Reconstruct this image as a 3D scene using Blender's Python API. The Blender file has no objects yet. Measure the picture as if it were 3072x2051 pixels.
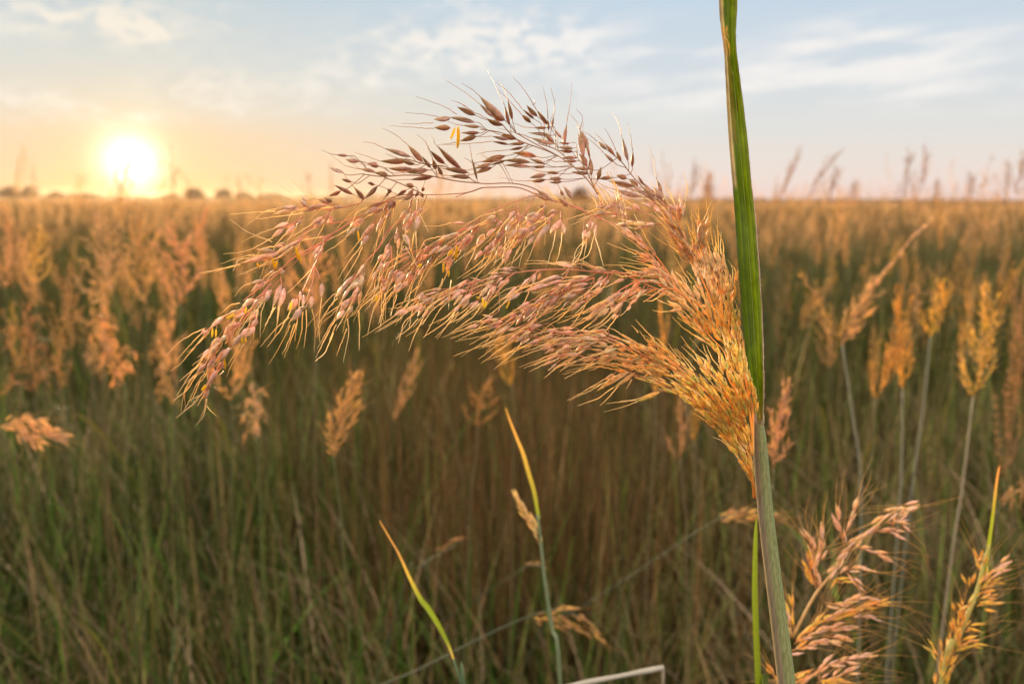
import bpy, math, random
import numpy as np
from mathutils import Vector, Matrix

random.seed(11)
rng = np.random.default_rng(7)
C = bpy.context.scene.collection
scene = bpy.context.scene

# ------------------------------------------------------------------ camera
CAM_H = 1.45
HAZE = 0.00016
LENS = 28.0
F = LENS / 36.0 * 3072.0
PITCH = math.radians(10.15)
ROLL = math.radians(0.27)
cam_d = bpy.data.cameras.new('camera')
cam = bpy.data.objects.new('camera', cam_d)
C.objects.link(cam)
scene.camera = cam
cam_d.lens = LENS
cam_d.sensor_width = 36.0
cam_d.clip_start = 0.02
cam_d.clip_end = 6000
cam_d.dof.use_dof = True
cam_d.dof.focus_distance = 0.405
cam_d.dof.aperture_fstop = 6.8
cam_d.dof.aperture_blades = 9
R3 = Matrix.Rotation(math.pi / 2 - PITCH, 3, 'X') @ Matrix.Rotation(ROLL, 3, 'Z')
cam.matrix_world = Matrix.Translation((0, 0, CAM_H)) @ R3.to_4x4()
Rn = np.array(R3)


def at(x, y, d):
    """point of the photograph (3072 wide) at a distance d in front of the lens"""
    v = Rn @ np.array([(x - 1536) / F * d, -(y - 1025.5) / F * d, -d])
    return np.array([v[0], v[1], v[2] + CAM_H])


def D(x, y, d):
    return at(x * 1.30779, y * 1.30779, d)


def direction(x, y):
    v = at(x, y, 1.0) - np.array([0, 0, CAM_H])
    return v / np.linalg.norm(v)


# ------------------------------------------------------------------ tags
def tag(o, label=None, cat=None, group=None, kind=None):
    if label: o['label'] = label
    if cat: o['category'] = cat
    if group: o['group'] = group
    if kind: o['kind'] = kind
    return o


def empty(name, loc):
    o = bpy.data.objects.new(name, None)
    o.empty_display_size = 0.05
    o.location = tuple(loc)
    C.objects.link(o)
    return o


# ------------------------------------------------------------------ materials
def new_mat(name):
    m = bpy.data.materials.new(name)
    m.use_nodes = True
    nt = m.node_tree
    nt.nodes.clear()
    return m, nt


def plant_mat(name, transl, rough=0.55, noise=240.0, var=0.35, warm=(1.15, 0.92, 0.6), sheen=0.0, stretch=None, spec=0.3):
    """thin plant tissue: colour from the mesh's own attribute, mottled, partly letting light through"""
    m, nt = new_mat(name)
    N = nt.nodes; L = nt.links
    out = N.new('ShaderNodeOutputMaterial')
    at_ = N.new('ShaderNodeAttribute'); at_.attribute_name = 'col'
    tc = N.new('ShaderNodeTexCoord')
    mp = N.new('ShaderNodeMapping')
    if stretch: mp.inputs['Scale'].default_value = stretch
    nz = N.new('ShaderNodeTexNoise'); nz.inputs['Scale'].default_value = noise; nz.inputs['Detail'].default_value = 4
    mr = N.new('ShaderNodeMapRange')
    mr.inputs['From Min'].default_value = 0.3; mr.inputs['From Max'].default_value = 0.7
    mr.inputs['To Min'].default_value = 1 - var; mr.inputs['To Max'].default_value = 1 + var
    mul = N.new('ShaderNodeVectorMath'); mul.operation = 'SCALE'
    L.new(tc.outputs['Object'], mp.inputs['Vector']); L.new(mp.outputs['Vector'], nz.inputs['Vector'])
    L.new(nz.outputs['Fac'], mr.inputs['Value'])
    L.new(at_.outputs['Color'], mul.inputs[0]); L.new(mr.outputs['Result'], mul.inputs['Scale'])
    bs = N.new('ShaderNodeBsdfPrincipled')
    bs.inputs['Roughness'].default_value = rough
    bs.inputs['Specular IOR Level'].default_value = spec
    if sheen:
        bs.inputs['Sheen Weight'].default_value = sheen
        bs.inputs['Sheen Roughness'].default_value = 0.4
    L.new(mul.outputs['Vector'], bs.inputs['Base Color'])
    tr = N.new('ShaderNodeBsdfTranslucent')
    w = N.new('ShaderNodeVectorMath'); w.operation = 'MULTIPLY'
    w.inputs[1].default_value = warm
    L.new(mul.outputs['Vector'], w.inputs[0]); L.new(w.outputs['Vector'], tr.inputs['Color'])
    mx = N.new('ShaderNodeMixShader'); mx.inputs['Fac'].default_value = transl
    L.new(bs.outputs[0], mx.inputs[1]); L.new(tr.outputs[0], mx.inputs[2]); L.new(mx.outputs[0], out.inputs['Surface'])
    return m


M_SEED = plant_mat('spikelet_tissue', 0.42, 0.42, 420, 0.30, (1.12, 1.0, 0.66), sheen=0.4, spec=0.45)
M_AWN = plant_mat('awn_straw', 0.45, 0.45, 200, 0.15, (1.2, 0.95, 0.6))
M_STEM = plant_mat('culm_skin', 0.12, 0.5, 300, 0.28, stretch=(6, 6, 0.25))
M_LEAF = plant_mat('leaf_tissue', 0.55, 0.4, 500, 0.22, (1.25, 1.18, 0.40), stretch=(5, 5, 0.12), spec=0.35)
M_ANTHER = plant_mat('anther_yellow', 0.4, 0.5, 500, 0.15, (1.2, 1.0, 0.5))
M_GRASS = plant_mat('meadow_grass_tissue', 0.22, 0.6, 14, 0.3, (1.1, 1.05, 0.55), spec=0.2)
M_PLUME = plant_mat('plume_chaff', 0.68, 0.7, 60, 0.25, (1.14, 1.03, 0.62), spec=0.15)
M_TREE = plant_mat('tree_foliage', 0.2, 0.8, 3, 0.3)


# ------------------------------------------------------------------ mesh builder
def norm(v):
    n = np.linalg.norm(v)
    return v / n if n > 1e-12 else np.array([0, 0, 1.0])


def smooth(P, n=6):
    """Catmull-Rom through the points"""
    P = [np.asarray(p, float) for p in P]
    if len(P) < 3:
        return [P[0] + (P[-1] - P[0]) * t for t in np.linspace(0, 1, n)]
    Q = [2 * P[0] - P[1]] + P + [2 * P[-1] - P[-2]]
    out = []
    for i in range(1, len(Q) - 2):
        a, b, c, d = Q[i - 1], Q[i], Q[i + 1], Q[i + 2]
        for k in range(n):
            t = k / n
            out.append(0.5 * (2 * b + (c - a) * t + (2 * a - 5 * b + 4 * c - d) * t * t + (3 * b - a - 3 * c + d) * t ** 3))
    out.append(P[-1])
    return out


class MB:
    def __init__(self):
        self.v = []; self.f = []; self.c = []

    def tube(self, P, r, col, sides=5, cap=True):
        n = len(P)
        if n < 2: return
        rs = r if hasattr(r, '__len__') else [r] * n
        cs = col if isinstance(col, list) else [col] * n
        b0 = len(self.v)
        u = None
        for i in range(n):
            t = norm(P[min(i + 1, n - 1)] - P[max(i - 1, 0)])
            if u is None:
                u = norm(np.cross(t, np.array([0.13, 1, 0.31])))
            else:
                u = norm(u - t * np.dot(u, t))
            w = np.cross(t, u)
            for k in range(sides):
                a = 2 * math.pi * k / sides
                self.v.append(P[i] + (u * math.cos(a) + w * math.sin(a)) * rs[i])
                self.c.append(cs[i])
        for i in range(n - 1):
            for k in range(sides):
                k2 = (k + 1) % sides
                self.f.append((b0 + i * sides + k, b0 + i * sides + k2, b0 + (i + 1) * sides + k2, b0 + (i + 1) * sides + k))
        if cap:
            self.f.append(tuple(b0 + k for k in range(sides))[::-1])
            self.f.append(tuple(b0 + (n - 1) * sides + k for k in range(sides)))

    def seed(self, a, b, w, c1, c2, c3=None, sides=8, rot=0.0, flat=0.7, bend=0.0,
             prof=((0, .2), (.1, .58), (.24, .92), (.40, 1.0), (.58, .84), (.76, .52), (.9, .22), (1, .02))):
        ax = b - a
        L = np.linalg.norm(ax)
        ax = norm(ax)
        u = norm(np.cross(ax, np.array([0.21, 1.0, 0.17])))
        v = np.cross(ax, u)
        u, v = u * math.cos(rot) + v * math.sin(rot), v * math.cos(rot) - u * math.sin(rot)
        b0 = len(self.v)
        c3 = c1 if c3 is None else c3
        for (t, r) in prof:
            cen = a + ax * (t * L) + u * (bend * L * math.sin(math.pi * t))
            for k in range(sides):
                an = 2 * math.pi * k / sides
                rr = r * w / 2 * (1 + 0.10 * math.cos(2 * an + 0.6))
                self.v.append(cen + u * math.cos(an) * rr + v * math.sin(an) * rr * flat)
                s = 0.5 + 0.5 * math.cos(an)
                base = (c1 * s + c3 * (1 - s)) * (1.10 if k % 2 else 0.86)
                self.c.append(base * (1 - t ** 1.6) + c2 * t ** 1.6)
        n = len(prof)
        for i in range(n - 1):
            for k in range(sides):
                k2 = (k + 1) % sides
                self.f.append((b0 + i * sides + k, b0 + i * sides + k2, b0 + (i + 1) * sides + k2, b0 + (i + 1) * sides + k))
        self.f.append(tuple(b0 + k for k in range(sides))[::-1])
        self.f.append(tuple(b0 + (n - 1) * sides + k for k in range(sides)))

    def hair(self, p, q, w, col):
        s = norm(np.cross(q - p, np.array([random.uniform(-1, 1), 1, random.uniform(-1, 1)]))) * w / 2
        b0 = len(self.v)
        self.v += [p - s, p + s, q]
        self.c += [col] * 3
        self.f.append((b0, b0 + 1, b0 + 2))

    def ribbon(self, P, widths, side, cols, fold=0.25, cross=4):
        """a leaf blade: cross+1 columns, folded along the middle"""
        b0 = len(self.v)
        n = len(P)
        for i in range(n):
            t = norm(P[min(i + 1, n - 1)] - P[max(i - 1, 0)])
            s = side[i] if isinstance(side, list) else side
            s = norm(s - t * np.dot(s, t))
            nn = np.cross(t, s)
            for k in range(cross + 1):
                q = k / cross * 2 - 1
                self.v.append(P[i] + s * q * widths[i] / 2 + nn * abs(q) * fold * widths[i] / 2)
                self.c.append(cols[i] if not isinstance(cols[i], list) else cols[i][k])
        for i in range(n - 1):
            for k in range(cross):
                self.f.append((b0 + i * (cross + 1) + k, b0 + i * (cross + 1) + k + 1,
                               b0 + (i + 1) * (cross + 1) + k + 1, b0 + (i + 1) * (cross + 1) + k))

    def build(self, name, mat, parent=None, smooth_=True, origin=None):
        v = np.array(self.v, dtype=np.float32)
        org = np.zeros(3)
        if parent is not None:
            org = np.array(parent_org(parent))
        me = bpy.data.meshes.new(name)
        me.from_pydata((v - org).tolist(), [], self.f)
        ca = me.color_attributes.new('col', 'FLOAT_COLOR', 'POINT')
        c4 = np.ones((len(v), 4), dtype=np.float32)
        c4[:, :3] = np.clip(np.array(self.c), 0, 1)
        ca.data.foreach_set('color', c4.ravel())
        if smooth_:
            me.polygons.foreach_set('use_smooth', [True] * len(me.polygons))
        me.materials.append(mat)
        me.update()
        o = bpy.data.objects.new(name, me)
        C.objects.link(o)
        if parent is not None: o.parent = parent
        return o


def parent_org(o):
    p = Vector((0, 0, 0))
    while o is not None:
        p = p + o.location
        o = o.parent
    return p


def np_mesh(name, V, Q, col, mat, parent=None):
    """V (n,3), Q (m,4) quads, col (n,3)"""
    me = bpy.data.meshes.new(name)
    me.vertices.add(len(V)); me.vertices.foreach_set('co', V.astype(np.float32).ravel())
    k = Q.shape[1]
    me.loops.add(Q.size); me.loops.foreach_set('vertex_index', Q.astype(np.int32).ravel())
    me.polygons.add(len(Q))
    me.polygons.foreach_set('loop_start', np.arange(0, Q.size, k, dtype=np.int32))
    me.polygons.foreach_set('loop_total', np.full(len(Q), k, dtype=np.int32))
    me.update(calc_edges=True)
    ca = me.color_attributes.new('col', 'FLOAT_COLOR', 'POINT')
    c4 = np.ones((len(V), 4), dtype=np.float32); c4[:, :3] = np.clip(col, 0, 1)
    ca.data.foreach_set('color', c4.ravel())
    me.materials.append(mat)
    o = bpy.data.objects.new(name, me); C.objects.link(o)
    if parent: o.parent = parent
    return o


# ------------------------------------------------------------------ sky
SUN_PX = (392, 488)
sd = direction(*SUN_PX)
sun_el = math.asin(sd[2]); sun_az = math.atan2(sd[0], sd[1])


def lin(r, g, b):
    f = lambda c: (c / 255 / 12.92) if c / 255 <= 0.04045 else ((c / 255 + 0.055) / 1.055) ** 2.4
    return (f(r), f(g), f(b), 1)


world = bpy.data.worlds.new('World'); scene.world = world; world.use_nodes = True
nt = world.node_tree; N = nt.nodes; L = nt.links; N.clear()
wout = N.new('ShaderNodeOutputWorld'); bg = N.new('ShaderNodeBackground')
sky = N.new('ShaderNodeTexSky'); sky.sky_type = 'NISHITA'; sky.sun_disc = False
sky.sun_elevation = max(sun_el, math.radians(2.5)); sky.sun_rotation = sun_az
sky.air_density = 1.0; sky.dust_density = 1.5; sky.altitude = 1400
tc = N.new('ShaderNodeTexCoord')
nrm = N.new('ShaderNodeVectorMath'); nrm.operation = 'NORMALIZE'; L.new(tc.outputs['Generated'], nrm.inputs[0])
sep = N.new('ShaderNodeSeparateXYZ'); L.new(nrm.outputs[0], sep.inputs[0])


def mth(op, a, b=None, c=None, clamp=False):
    n = N.new('ShaderNodeMath'); n.operation = op; n.use_clamp = clamp
    for i, x in enumerate((a, b, c)):
        if x is None: continue
        if isinstance(x, (int, float)): n.inputs[i].default_value = x
        else: L.new(x, n.inputs[i])
    return n.outputs[0]


def ramp(fac, stops, mode='LINEAR'):
    r = N.new('ShaderNodeValToRGB'); r.color_ramp.interpolation = mode
    els = r.color_ramp.elements
    els[0].position, els[0].color = stops[0]
    els[1].position, els[1].color = stops[-1]
    for p, c in stops[1:-1]:
        e = els.new(p); e.color = c
    L.new(fac, r.inputs['Fac'])
    return r.outputs['Color']


def mixc(fac, a, b, mode='MIX'):
    n = N.new('ShaderNodeMix'); n.data_type = 'RGBA'; n.blend_type = mode
    n.clamp_result = False
    for s, x in ((n.inputs[0], fac), (n.inputs[6], a), (n.inputs[7], b)):
        if isinstance(x, (int, float)): s.default_value = x
        elif isinstance(x, tuple): s.default_value = x
        else: L.new(x, s)
    return n.outputs[2]


el = mth('ARCSINE', sep.outputs['Z'])
eld = mth('MULTIPLY', el, 180 / math.pi)
azd = mth('MULTIPLY', mth('ARCTAN2', sep.outputs['X'], sep.outputs['Y']), 180 / math.pi)
elf = mth('DIVIDE', eld, 60, clamp=True)
e = lambda deg: deg / 60
far_c = ramp(elf, [(e(0), lin(243, 214, 207)), (e(1.2), lin(244, 226, 217)), (e(3), lin(238, 229, 221)), (e(5), lin(229, 229, 226)), (e(8), lin(219, 226, 231)),
                   (e(13), lin(200, 218, 234)), (e(30), lin(165, 190, 222)), (1, lin(130, 165, 208))])
sun_c = ramp(elf, [(e(0), lin(250, 186, 118)), (e(1.8), lin(251, 211, 158)), (e(4), lin(248, 218, 178)), (e(6), lin(236, 225, 205)),
                   (e(8.5), lin(221, 224, 218)), (e(13), lin(200, 215, 222)), (e(30), lin(170, 195, 222)), (1, lin(130, 165, 208))])
sv = N.new('ShaderNodeCombineXYZ')
dp = N.new('ShaderNodeVectorMath'); dp.operation = 'DOT_PRODUCT'
L.new(nrm.outputs[0], dp.inputs[0]); dp.inputs[1].default_value = tuple(sd)
ang = mth('MULTIPLY', mth('ARCCOSINE', mth('MINIMUM', dp.outputs['Value'], 0.999999)), 180 / math.pi)
azdiff = mth('ABSOLUTE', mth('SUBTRACT', azd, math.degrees(sun_az)))
side = mth('SMOOTH_MIN', mth('DIVIDE', azdiff, 34), 1.0, 0.2)
base = mixc(side, sun_c, far_c)
# clouds: thin cirrus, laid out by compass bearing and height above the horizon
cmb = N.new('ShaderNodeCombineXYZ'); L.new(azd, cmb.inputs[0]); L.new(mth('MULTIPLY', eld, 2.4), cmb.inputs[1])
n1 = N.new('ShaderNodeTexNoise'); n1.inputs['Scale'].default_value = 0.46; n1.inputs['Detail'].default_value = 7; n1.inputs['Roughness'].default_value = 0.62
n1.inputs['Distortion'].default_value = 0.5
L.new(cmb.outputs[0], n1.inputs['Vector'])
n2 = N.new('ShaderNodeTexNoise'); n2.inputs['Scale'].default_value = 1.1; n2.inputs['Detail'].default_value = 5
L.new(cmb.outputs[0], n2.inputs['Vector'])


def azel(x, y):
    d = direction(x * 1.30779, y * 1.30779)
    return math.degrees(math.atan2(d[0], d[1])), math.degrees(math.asin(d[2]))


blobs = [(190, 40, 240, 55, .85), (330, 75, 60, 30, .7), (520, 45, 40, 30, .35), (60, 240, 190, 40, .55), (300, 268, 130, 14, .45), (450, 200, 110, 45, .5),
         (1000, 110, 190, 48, .7), (1220, 95, 220, 60, .95), (1330, 140, 120, 40, .6), (890, 160, 120, 30, .5), (1060, 5, 90, 14, .5), (720, 190, 190, 40, .45),
         (1560, 115, 120, 18, .5), (1950, 95, 170, 50, .6), (1830, 170, 330, 60, .6), (2230, 120, 200, 50, .5), (2250, 215, 260, 35, .45), (1550, 230, 330, 40, .45), (600, 250, 200, 30, .25)]
# the streaks on the right climb gently to the right
cm3 = N.new('ShaderNodeCombineXYZ'); L.new(mth('MULTIPLY', azd, 0.32), cm3.inputs[0])
L.new(mth('MULTIPLY', mth('SUBTRACT', eld, mth('MULTIPLY', azd, 0.10)), 1.9), cm3.inputs[1])
n3 = N.new('ShaderNodeTexNoise'); n3.inputs['Scale'].default_value = 0.42; n3.inputs['Detail'].default_value = 5; n3.inputs['Roughness'].default_value = 0.5
L.new(cm3.outputs[0], n3.inputs['Vector'])
rt = mth('DIVIDE', mth('SUBTRACT', azd, 3.0), 4.0, clamp=True)
nmix = mth('ADD', mth('MULTIPLY', n1.outputs['Fac'], mth('SUBTRACT', 1.0, rt)), mth('MULTIPLY', n3.outputs['Fac'], rt))
acc = None
for (bx, by, rx, ry, w) in blobs:
    a0, e0 = azel(bx, by); a1, _ = azel(bx + rx, by); _, e1 = azel(bx, by - ry)
    ra, re = abs(a1 - a0), abs(e1 - e0)
    q = mth('ADD', mth('POWER', mth('ABSOLUTE', mth('DIVIDE', mth('SUBTRACT', azd, a0), ra)), 2.0),
            mth('POWER', mth('ABSOLUTE', mth('DIVIDE', mth('SUBTRACT', eld, e0), re)), 2.0))
    g = mth('MULTIPLY', mth('POWER', 2.718, mth('MULTIPLY', q, -1.0)), w)
    acc = g if acc is None else mth('ADD', acc, g)
general = mth('MULTIPLY', mth('SUBTRACT', n1.outputs['Fac'], 0.5), 1.0)
cl = mth('ADD', mth('MULTIPLY', acc, mth('ADD', mth('MULTIPLY', nmix, 8.0), -3.35)), mth('MULTIPLY', mth('SUBTRACT', n2.outputs['Fac'], 0.5), mth('MULTIPLY', acc, 0.9)))
cl = mth('SMOOTH_MIN', mth('MAXIMUM', cl, 0.0), 0.9, 0.15)
hi = mth('MULTIPLY', mth('MAXIMUM', mth('SUBTRACT', n1.outputs['Fac'], 0.52), 0.0), mth('DIVIDE', mth('SUBTRACT', eld, 13), 6, clamp=True))
cl = mth('MAXIMUM', cl, mth('MULTIPLY', hi, 4.0, clamp=True))
cloud_c = mixc(mth('DIVIDE', azdiff, 30, clamp=True), lin(253, 244, 228), lin(251, 247, 243))
base = mixc(cl, base, cloud_c)
# glow of the low sun through the dusty air, and its disc burnt white
halo1 = mth('POWER', 2.718, mth('MULTIPLY', mth('POWER', mth('DIVIDE', ang, 10.5), 1.5), -1.0))
halo2 = mth('POWER', 2.718, mth('MULTIPLY', mth('POWER', mth('DIVIDE', ang, 2.8), 1.6), -1.0))
core = mth('POWER', 2.718, mth('MULTIPLY', mth('POWER', mth('DIVIDE', ang, 1.45), 2.0), -1.0))
base = mixc(mth('MULTIPLY', halo1, 0.07), base, (1.0, 0.62, 0.22, 1))
base = mixc(mth('MULTIPLY', halo2, 0.7), base, (0.38, 0.34, 0.14, 1), 'ADD')
base = mixc(core, base, (1.9, 1.7, 1.35, 1), 'ADD')
# added fill: unseen sky overhead and behind the camera, brightened to light the plants
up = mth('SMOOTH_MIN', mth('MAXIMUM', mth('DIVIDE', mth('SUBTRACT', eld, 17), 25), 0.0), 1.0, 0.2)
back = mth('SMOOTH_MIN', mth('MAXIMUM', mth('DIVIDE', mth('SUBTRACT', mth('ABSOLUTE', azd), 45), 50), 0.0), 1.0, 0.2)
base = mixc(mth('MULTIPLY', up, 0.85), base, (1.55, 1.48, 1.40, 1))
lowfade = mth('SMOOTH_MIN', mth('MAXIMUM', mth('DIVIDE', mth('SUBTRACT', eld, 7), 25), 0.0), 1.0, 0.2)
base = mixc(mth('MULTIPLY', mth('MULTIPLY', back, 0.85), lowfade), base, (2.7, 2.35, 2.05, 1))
# the physical sky under it all
phys = N.new('ShaderNodeVectorMath'); phys.operation = 'SCALE'; L.new(sky.outputs[0], phys.inputs[0]); phys.inputs['Scale'].default_value = 0.06
# below the horizon the world is dark earth
below = mth('LESS_THAN', sep.outputs['Z'], -0.002)
fin = mixc(0.04, base, phys.outputs[0])
fin = mixc(below, fin, (0.10, 0.06, 0.03, 1))
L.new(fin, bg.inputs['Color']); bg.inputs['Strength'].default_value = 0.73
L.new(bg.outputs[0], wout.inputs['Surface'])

sl = bpy.data.lights.new('sun', 'SUN'); sl.energy = 5.0; sl.angle = math.radians(1.0); sl.color = (1.0, 0.78, 0.45)
so = bpy.data.objects.new('sun', sl); C.objects.link(so)
so.rotation_euler = Vector(tuple(sd)).to_track_quat('Z', 'Y').to_euler()
so.location = tuple(np.array([0, 0, 30]) + sd * 20)

scene.view_settings.view_transform = 'Standard'
scene.view_settings.look = 'None'
scene.view_settings.exposure = 0.45
scene.view_settings.gamma = 1.0

cy = scene.cycles
cy.max_bounces = 7; cy.diffuse_bounces = 4; cy.transmission_bounces = 4; cy.transparent_max_bounces = 4; cy.glossy_bounces = 2
cy.use_denoising = True
cy.sample_clamp_indirect = 6.0

# ------------------------------------------------------------------ ground
def ground():
    m, nt2 = new_mat('dry_soil')
    n = nt2.nodes; l = nt2.links
    o = n.new('ShaderNodeOutputMaterial'); b = n.new('ShaderNodeBsdfPrincipled'); b.inputs['Roughness'].default_value = 0.95
    t = n.new('ShaderNodeTexCoord'); z = n.new('ShaderNodeTexNoise'); z.inputs['Scale'].default_value = 3; z.inputs['Detail'].default_value = 8
    r = n.new('ShaderNodeValToRGB')
    r.color_ramp.elements[0].position = 0.3; r.color_ramp.elements[0].color = (0.018, 0.014, 0.008, 1)
    r.color_ramp.elements[1].position = 0.75; r.color_ramp.elements[1].color = (0.06, 0.038, 0.018, 1)
    l.new(t.outputs['Object'], z.inputs['Vector']); l.new(z.outputs['Fac'], r.inputs['Fac']); l.new(r.outputs['Color'], b.inputs['Base Color'])
    l.new(b.outputs[0], o.inputs[0])
    xs = [-1400, -600, -150, -40, -10, 10, 40, 150, 600, 1400]
    ys = [-60, -5, 3, 10, 30, 80, 200, 500, 900, 1600]
    V = []; Q = []
    for j, y in enumerate(ys):
        for i, x in enumerate(xs):
            V.append((x, y, -0.02))
    for j in range(len(ys) - 1):
        for i in range(len(xs) - 1):
            a = j * len(xs) + i
            Q.append((a, a + 1, a + len(xs) + 1, a + len(xs)))
    g = np_mesh('ground', np.array(V, float), np.array(Q), np.full((len(V), 3), 0.1), m)
    tag(g, 'flat dark soil of the open field reaching the horizon', None, None, 'structure')


ground()

# ------------------------------------------------------------------ the mass of grass
PAL = np.array([[0.026, 0.075, 0.005], [0.042, 0.070, 0.007], [0.080, 0.066, 0.014], [0.30, 0.215, 0.09], [0.080, 0.042, 0.014], [0.040, 0.088, 0.036]])


def pick_cols(x, y, n, bias=None):
    """species grow in patches: greener on the left, reddish brown in the middle, olive on the right"""
    az = np.degrees(np.arctan2(x, y))
    patch = np.sin(x * 1.7 + 1.3 * np.sin(y * 0.9)) * 0.5 + np.sin(y * 1.1 + x * 0.6) * 0.5
    wg = 0.55 + 0.40 * np.clip(-az / 22, -0.6, 1) + 0.18 * patch
    wr = 0.08 + 0.24 * np.exp(-((az + 1) / 9) ** 2)
    W = np.stack([wg, np.full(n, 0.32), np.full(n, 0.22), np.full(n, 0.10), wr, np.full(n, 0.12)], 1)
    W = np.clip(W, 0.01, None); W /= W.sum(1, keepdims=True)
    cum = W.cumsum(1)
    k = (rng.random(n)[:, None] > cum).sum(1).clip(0, 5)
    return PAL[k] * np.exp(rng.normal(-0.45, 0.72, (n, 1))) * np.exp(0.42 * np.sin(x * 41 + 3 * np.sin(y * 9)) * np.sin(y * 17 + x * 5))[:, None], k


def blades(x, y, h, w, lean, K=4, curl=0.6, zbase=None, col=None, tipmix=0.38, la=None):
    n = len(x)
    a = rng.uniform(0, 2 * np.pi, n)
    la = rng.uniform(0, 2 * np.pi, n) if la is None else la
    t = np.linspace(0, 1, K + 1)
    lx = np.cos(la) * lean * h; ly = np.sin(la) * lean * h
    T = t[None, :]
    cx = x[:, None] + lx[:, None] * (T * (1 - curl) + curl * T ** 2.4)
    cyy = y[:, None] + ly[:, None] * (T * (1 - curl) + curl * T ** 2.4)
    cz = h[:, None] * (T - 0.35 * (lean[:, None] ** 1.2) * T ** 3)
    ww = w[:, None] * (1 - 0.93 * T ** 1.6) / 2
    sx = np.cos(a)[:, None] * ww; sy = np.sin(a)[:, None] * ww
    V = np.empty((n, K + 1, 2, 3))
    V[:, :, 0, 0] = cx - sx; V[:, :, 1, 0] = cx + sx
    V[:, :, 0, 1] = cyy - sy; V[:, :, 1, 1] = cyy + sy
    V[:, :, 0, 2] = cz; V[:, :, 1, 2] = cz
    if col is None: col, k = pick_cols(x, y, n)
    tip = np.array([0.19, 0.145, 0.06])
    m = (T ** 2 * tipmix)[:, :, None, None]
    cc = col[:, None, None, :] * (1 - m) + tip * m
    cc = np.broadcast_to(cc, (n, K + 1, 2, 3))
    b = (np.arange(n) * (K + 1) * 2)[:, None] + (np.arange(K) * 2)[None, :]
    Q = np.stack([b, b + 1, b + 3, b + 2], 2).reshape(-1, 4)
    return V.reshape(-1, 3), Q, cc.reshape(-1, 3)


def scatter(n, y0, y1, half=41.0, power=1.0, cx=0.0):
    y = y0 + (y1 - y0) * rng.random(n) ** power
    t = math.tan(math.radians(half))
    # area-uniform inside the wedge
    y = np.sqrt(y0 ** 2 + (y1 ** 2 - y0 ** 2) * rng.random(n)) if power == 1.0 else y
    x = rng.uniform(-1, 1, n) * (y * t + 0.5) + cx
    return x, y


def cat(parts):
    V = []; Q = []; Cc = []; o = 0
    for v, q, c in parts:
        V.append(v); Q.append(q + o); Cc.append(c); o += len(v)
    return np.concatenate(V), np.concatenate(Q), np.concatenate(Cc)


def lum(x, y):
    return 0.5 + 0.5 * np.sin(x * 2.1 + np.sin(y * 1.7)) * np.cos(y * 1.4 + x * 0.5)


P = []
def clump(n, y0, y1, per, spread):
    cx_, cy_ = scatter(n // per, y0, y1)
    return np.repeat(cx_, per) + rng.normal(0, spread, (n // per) * per), np.repeat(cy_, per) + rng.normal(0, spread, (n // per) * per)


x, y = clump(24000, 1.25, 4.4, 20, 0.024); h = rng.uniform(0.25, 0.98, len(x)) * (0.75 + 0.35 * lum(x, y)); h = np.minimum(h, 0.36 + 0.27 * y); h = np.maximum(h, 0.1)
P.append(blades(x, y, h, rng.uniform(0.004, 0.016, len(x)), np.abs(rng.normal(0.2, 0.3, len(x))), 6))
x, y = clump(5000, 1.1, 3.4, 5, 0.06); h = rng.uniform(0.4, 0.8, len(x))
P.append(blades(x, y, np.minimum(h, 0.36 + 0.27 * y), rng.uniform(0.003, 0.006, len(x)), rng.uniform(0.2, 1.1, len(x)), 7, col=np.tile(np.array([0.34, 0.24, 0.11]), (len(x), 1)) * rng.uniform(0.7, 1.3, (len(x), 1))))
# dry stalks leaning over to the left
x, y = scatter(1100, 1.2, 3.2); x = x - 0.25; h = np.minimum(rng.uniform(0.6, 1.0, len(x)), 0.38 + 0.27 * y)
P.append(blades(x, y, h, rng.uniform(0.005, 0.009, len(x)), rng.uniform(0.15, 0.8, len(x)), 7, curl=0.25, la=math.pi + rng.normal(0, 0.6, len(x)),
                col=np.tile(np.array([0.40, 0.28, 0.18]), (len(x), 1)) * np.exp(rng.normal(-0.2, 0.4, (len(x), 1)))))
# a stand of fine reddish stems in the middle
y = rng.uniform(1.7, 4.2, 3000); x = y * np.tan(np.radians(rng.normal(0, 8, 3000))); h = np.minimum(rng.uniform(0.7, 1.05, len(x)), 0.45 + 0.26 * y)
P.append(blades(x, y, h, rng.uniform(0.003, 0.007, len(x)), np.abs(rng.normal(0.05, 0.07, len(x))), 5,
                col=np.tile(np.array([0.165, 0.085, 0.030]), (len(x), 1)) * np.exp(rng.normal(-0.2, 0.45, (len(x), 1))), tipmix=0.2))
x, y = clump(4600, 1.2, 3.3, 8, 0.03); k_ = x < 0.15 * y; x, y = x[k_], y[k_]; h = np.minimum(rng.uniform(0.3, 0.8, len(x)), 0.34 + 0.25 * y)
P.append(blades(x, y, h, rng.uniform(0.008, 0.018, len(x)), np.abs(rng.normal(0.2, 0.25, len(x))), 6, tipmix=0.15,
                col=np.tile(np.array([0.050, 0.112, 0.010]), (len(x), 1)) * np.exp(rng.normal(-0.2, 0.5, (len(x), 1)))))
x, y = scatter(2600, 1.25, 3.6); h = np.minimum(rng.uniform(0.5, 1.0, len(x)), 0.38 + 0.27 * y)
P.append(blades(x, y, h, rng.uniform(0.004, 0.008, len(x)), np.abs(rng.normal(0.12, 0.2, len(x))), 7, curl=0.4, tipmix=0.2,
                col=np.where(rng.random((len(x), 1)) < 0.5, np.array([[0.22, 0.28, 0.06]]), np.array([[0.42, 0.28, 0.13]])) * np.exp(rng.normal(-0.2, 0.4, (len(x), 1)))))
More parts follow.
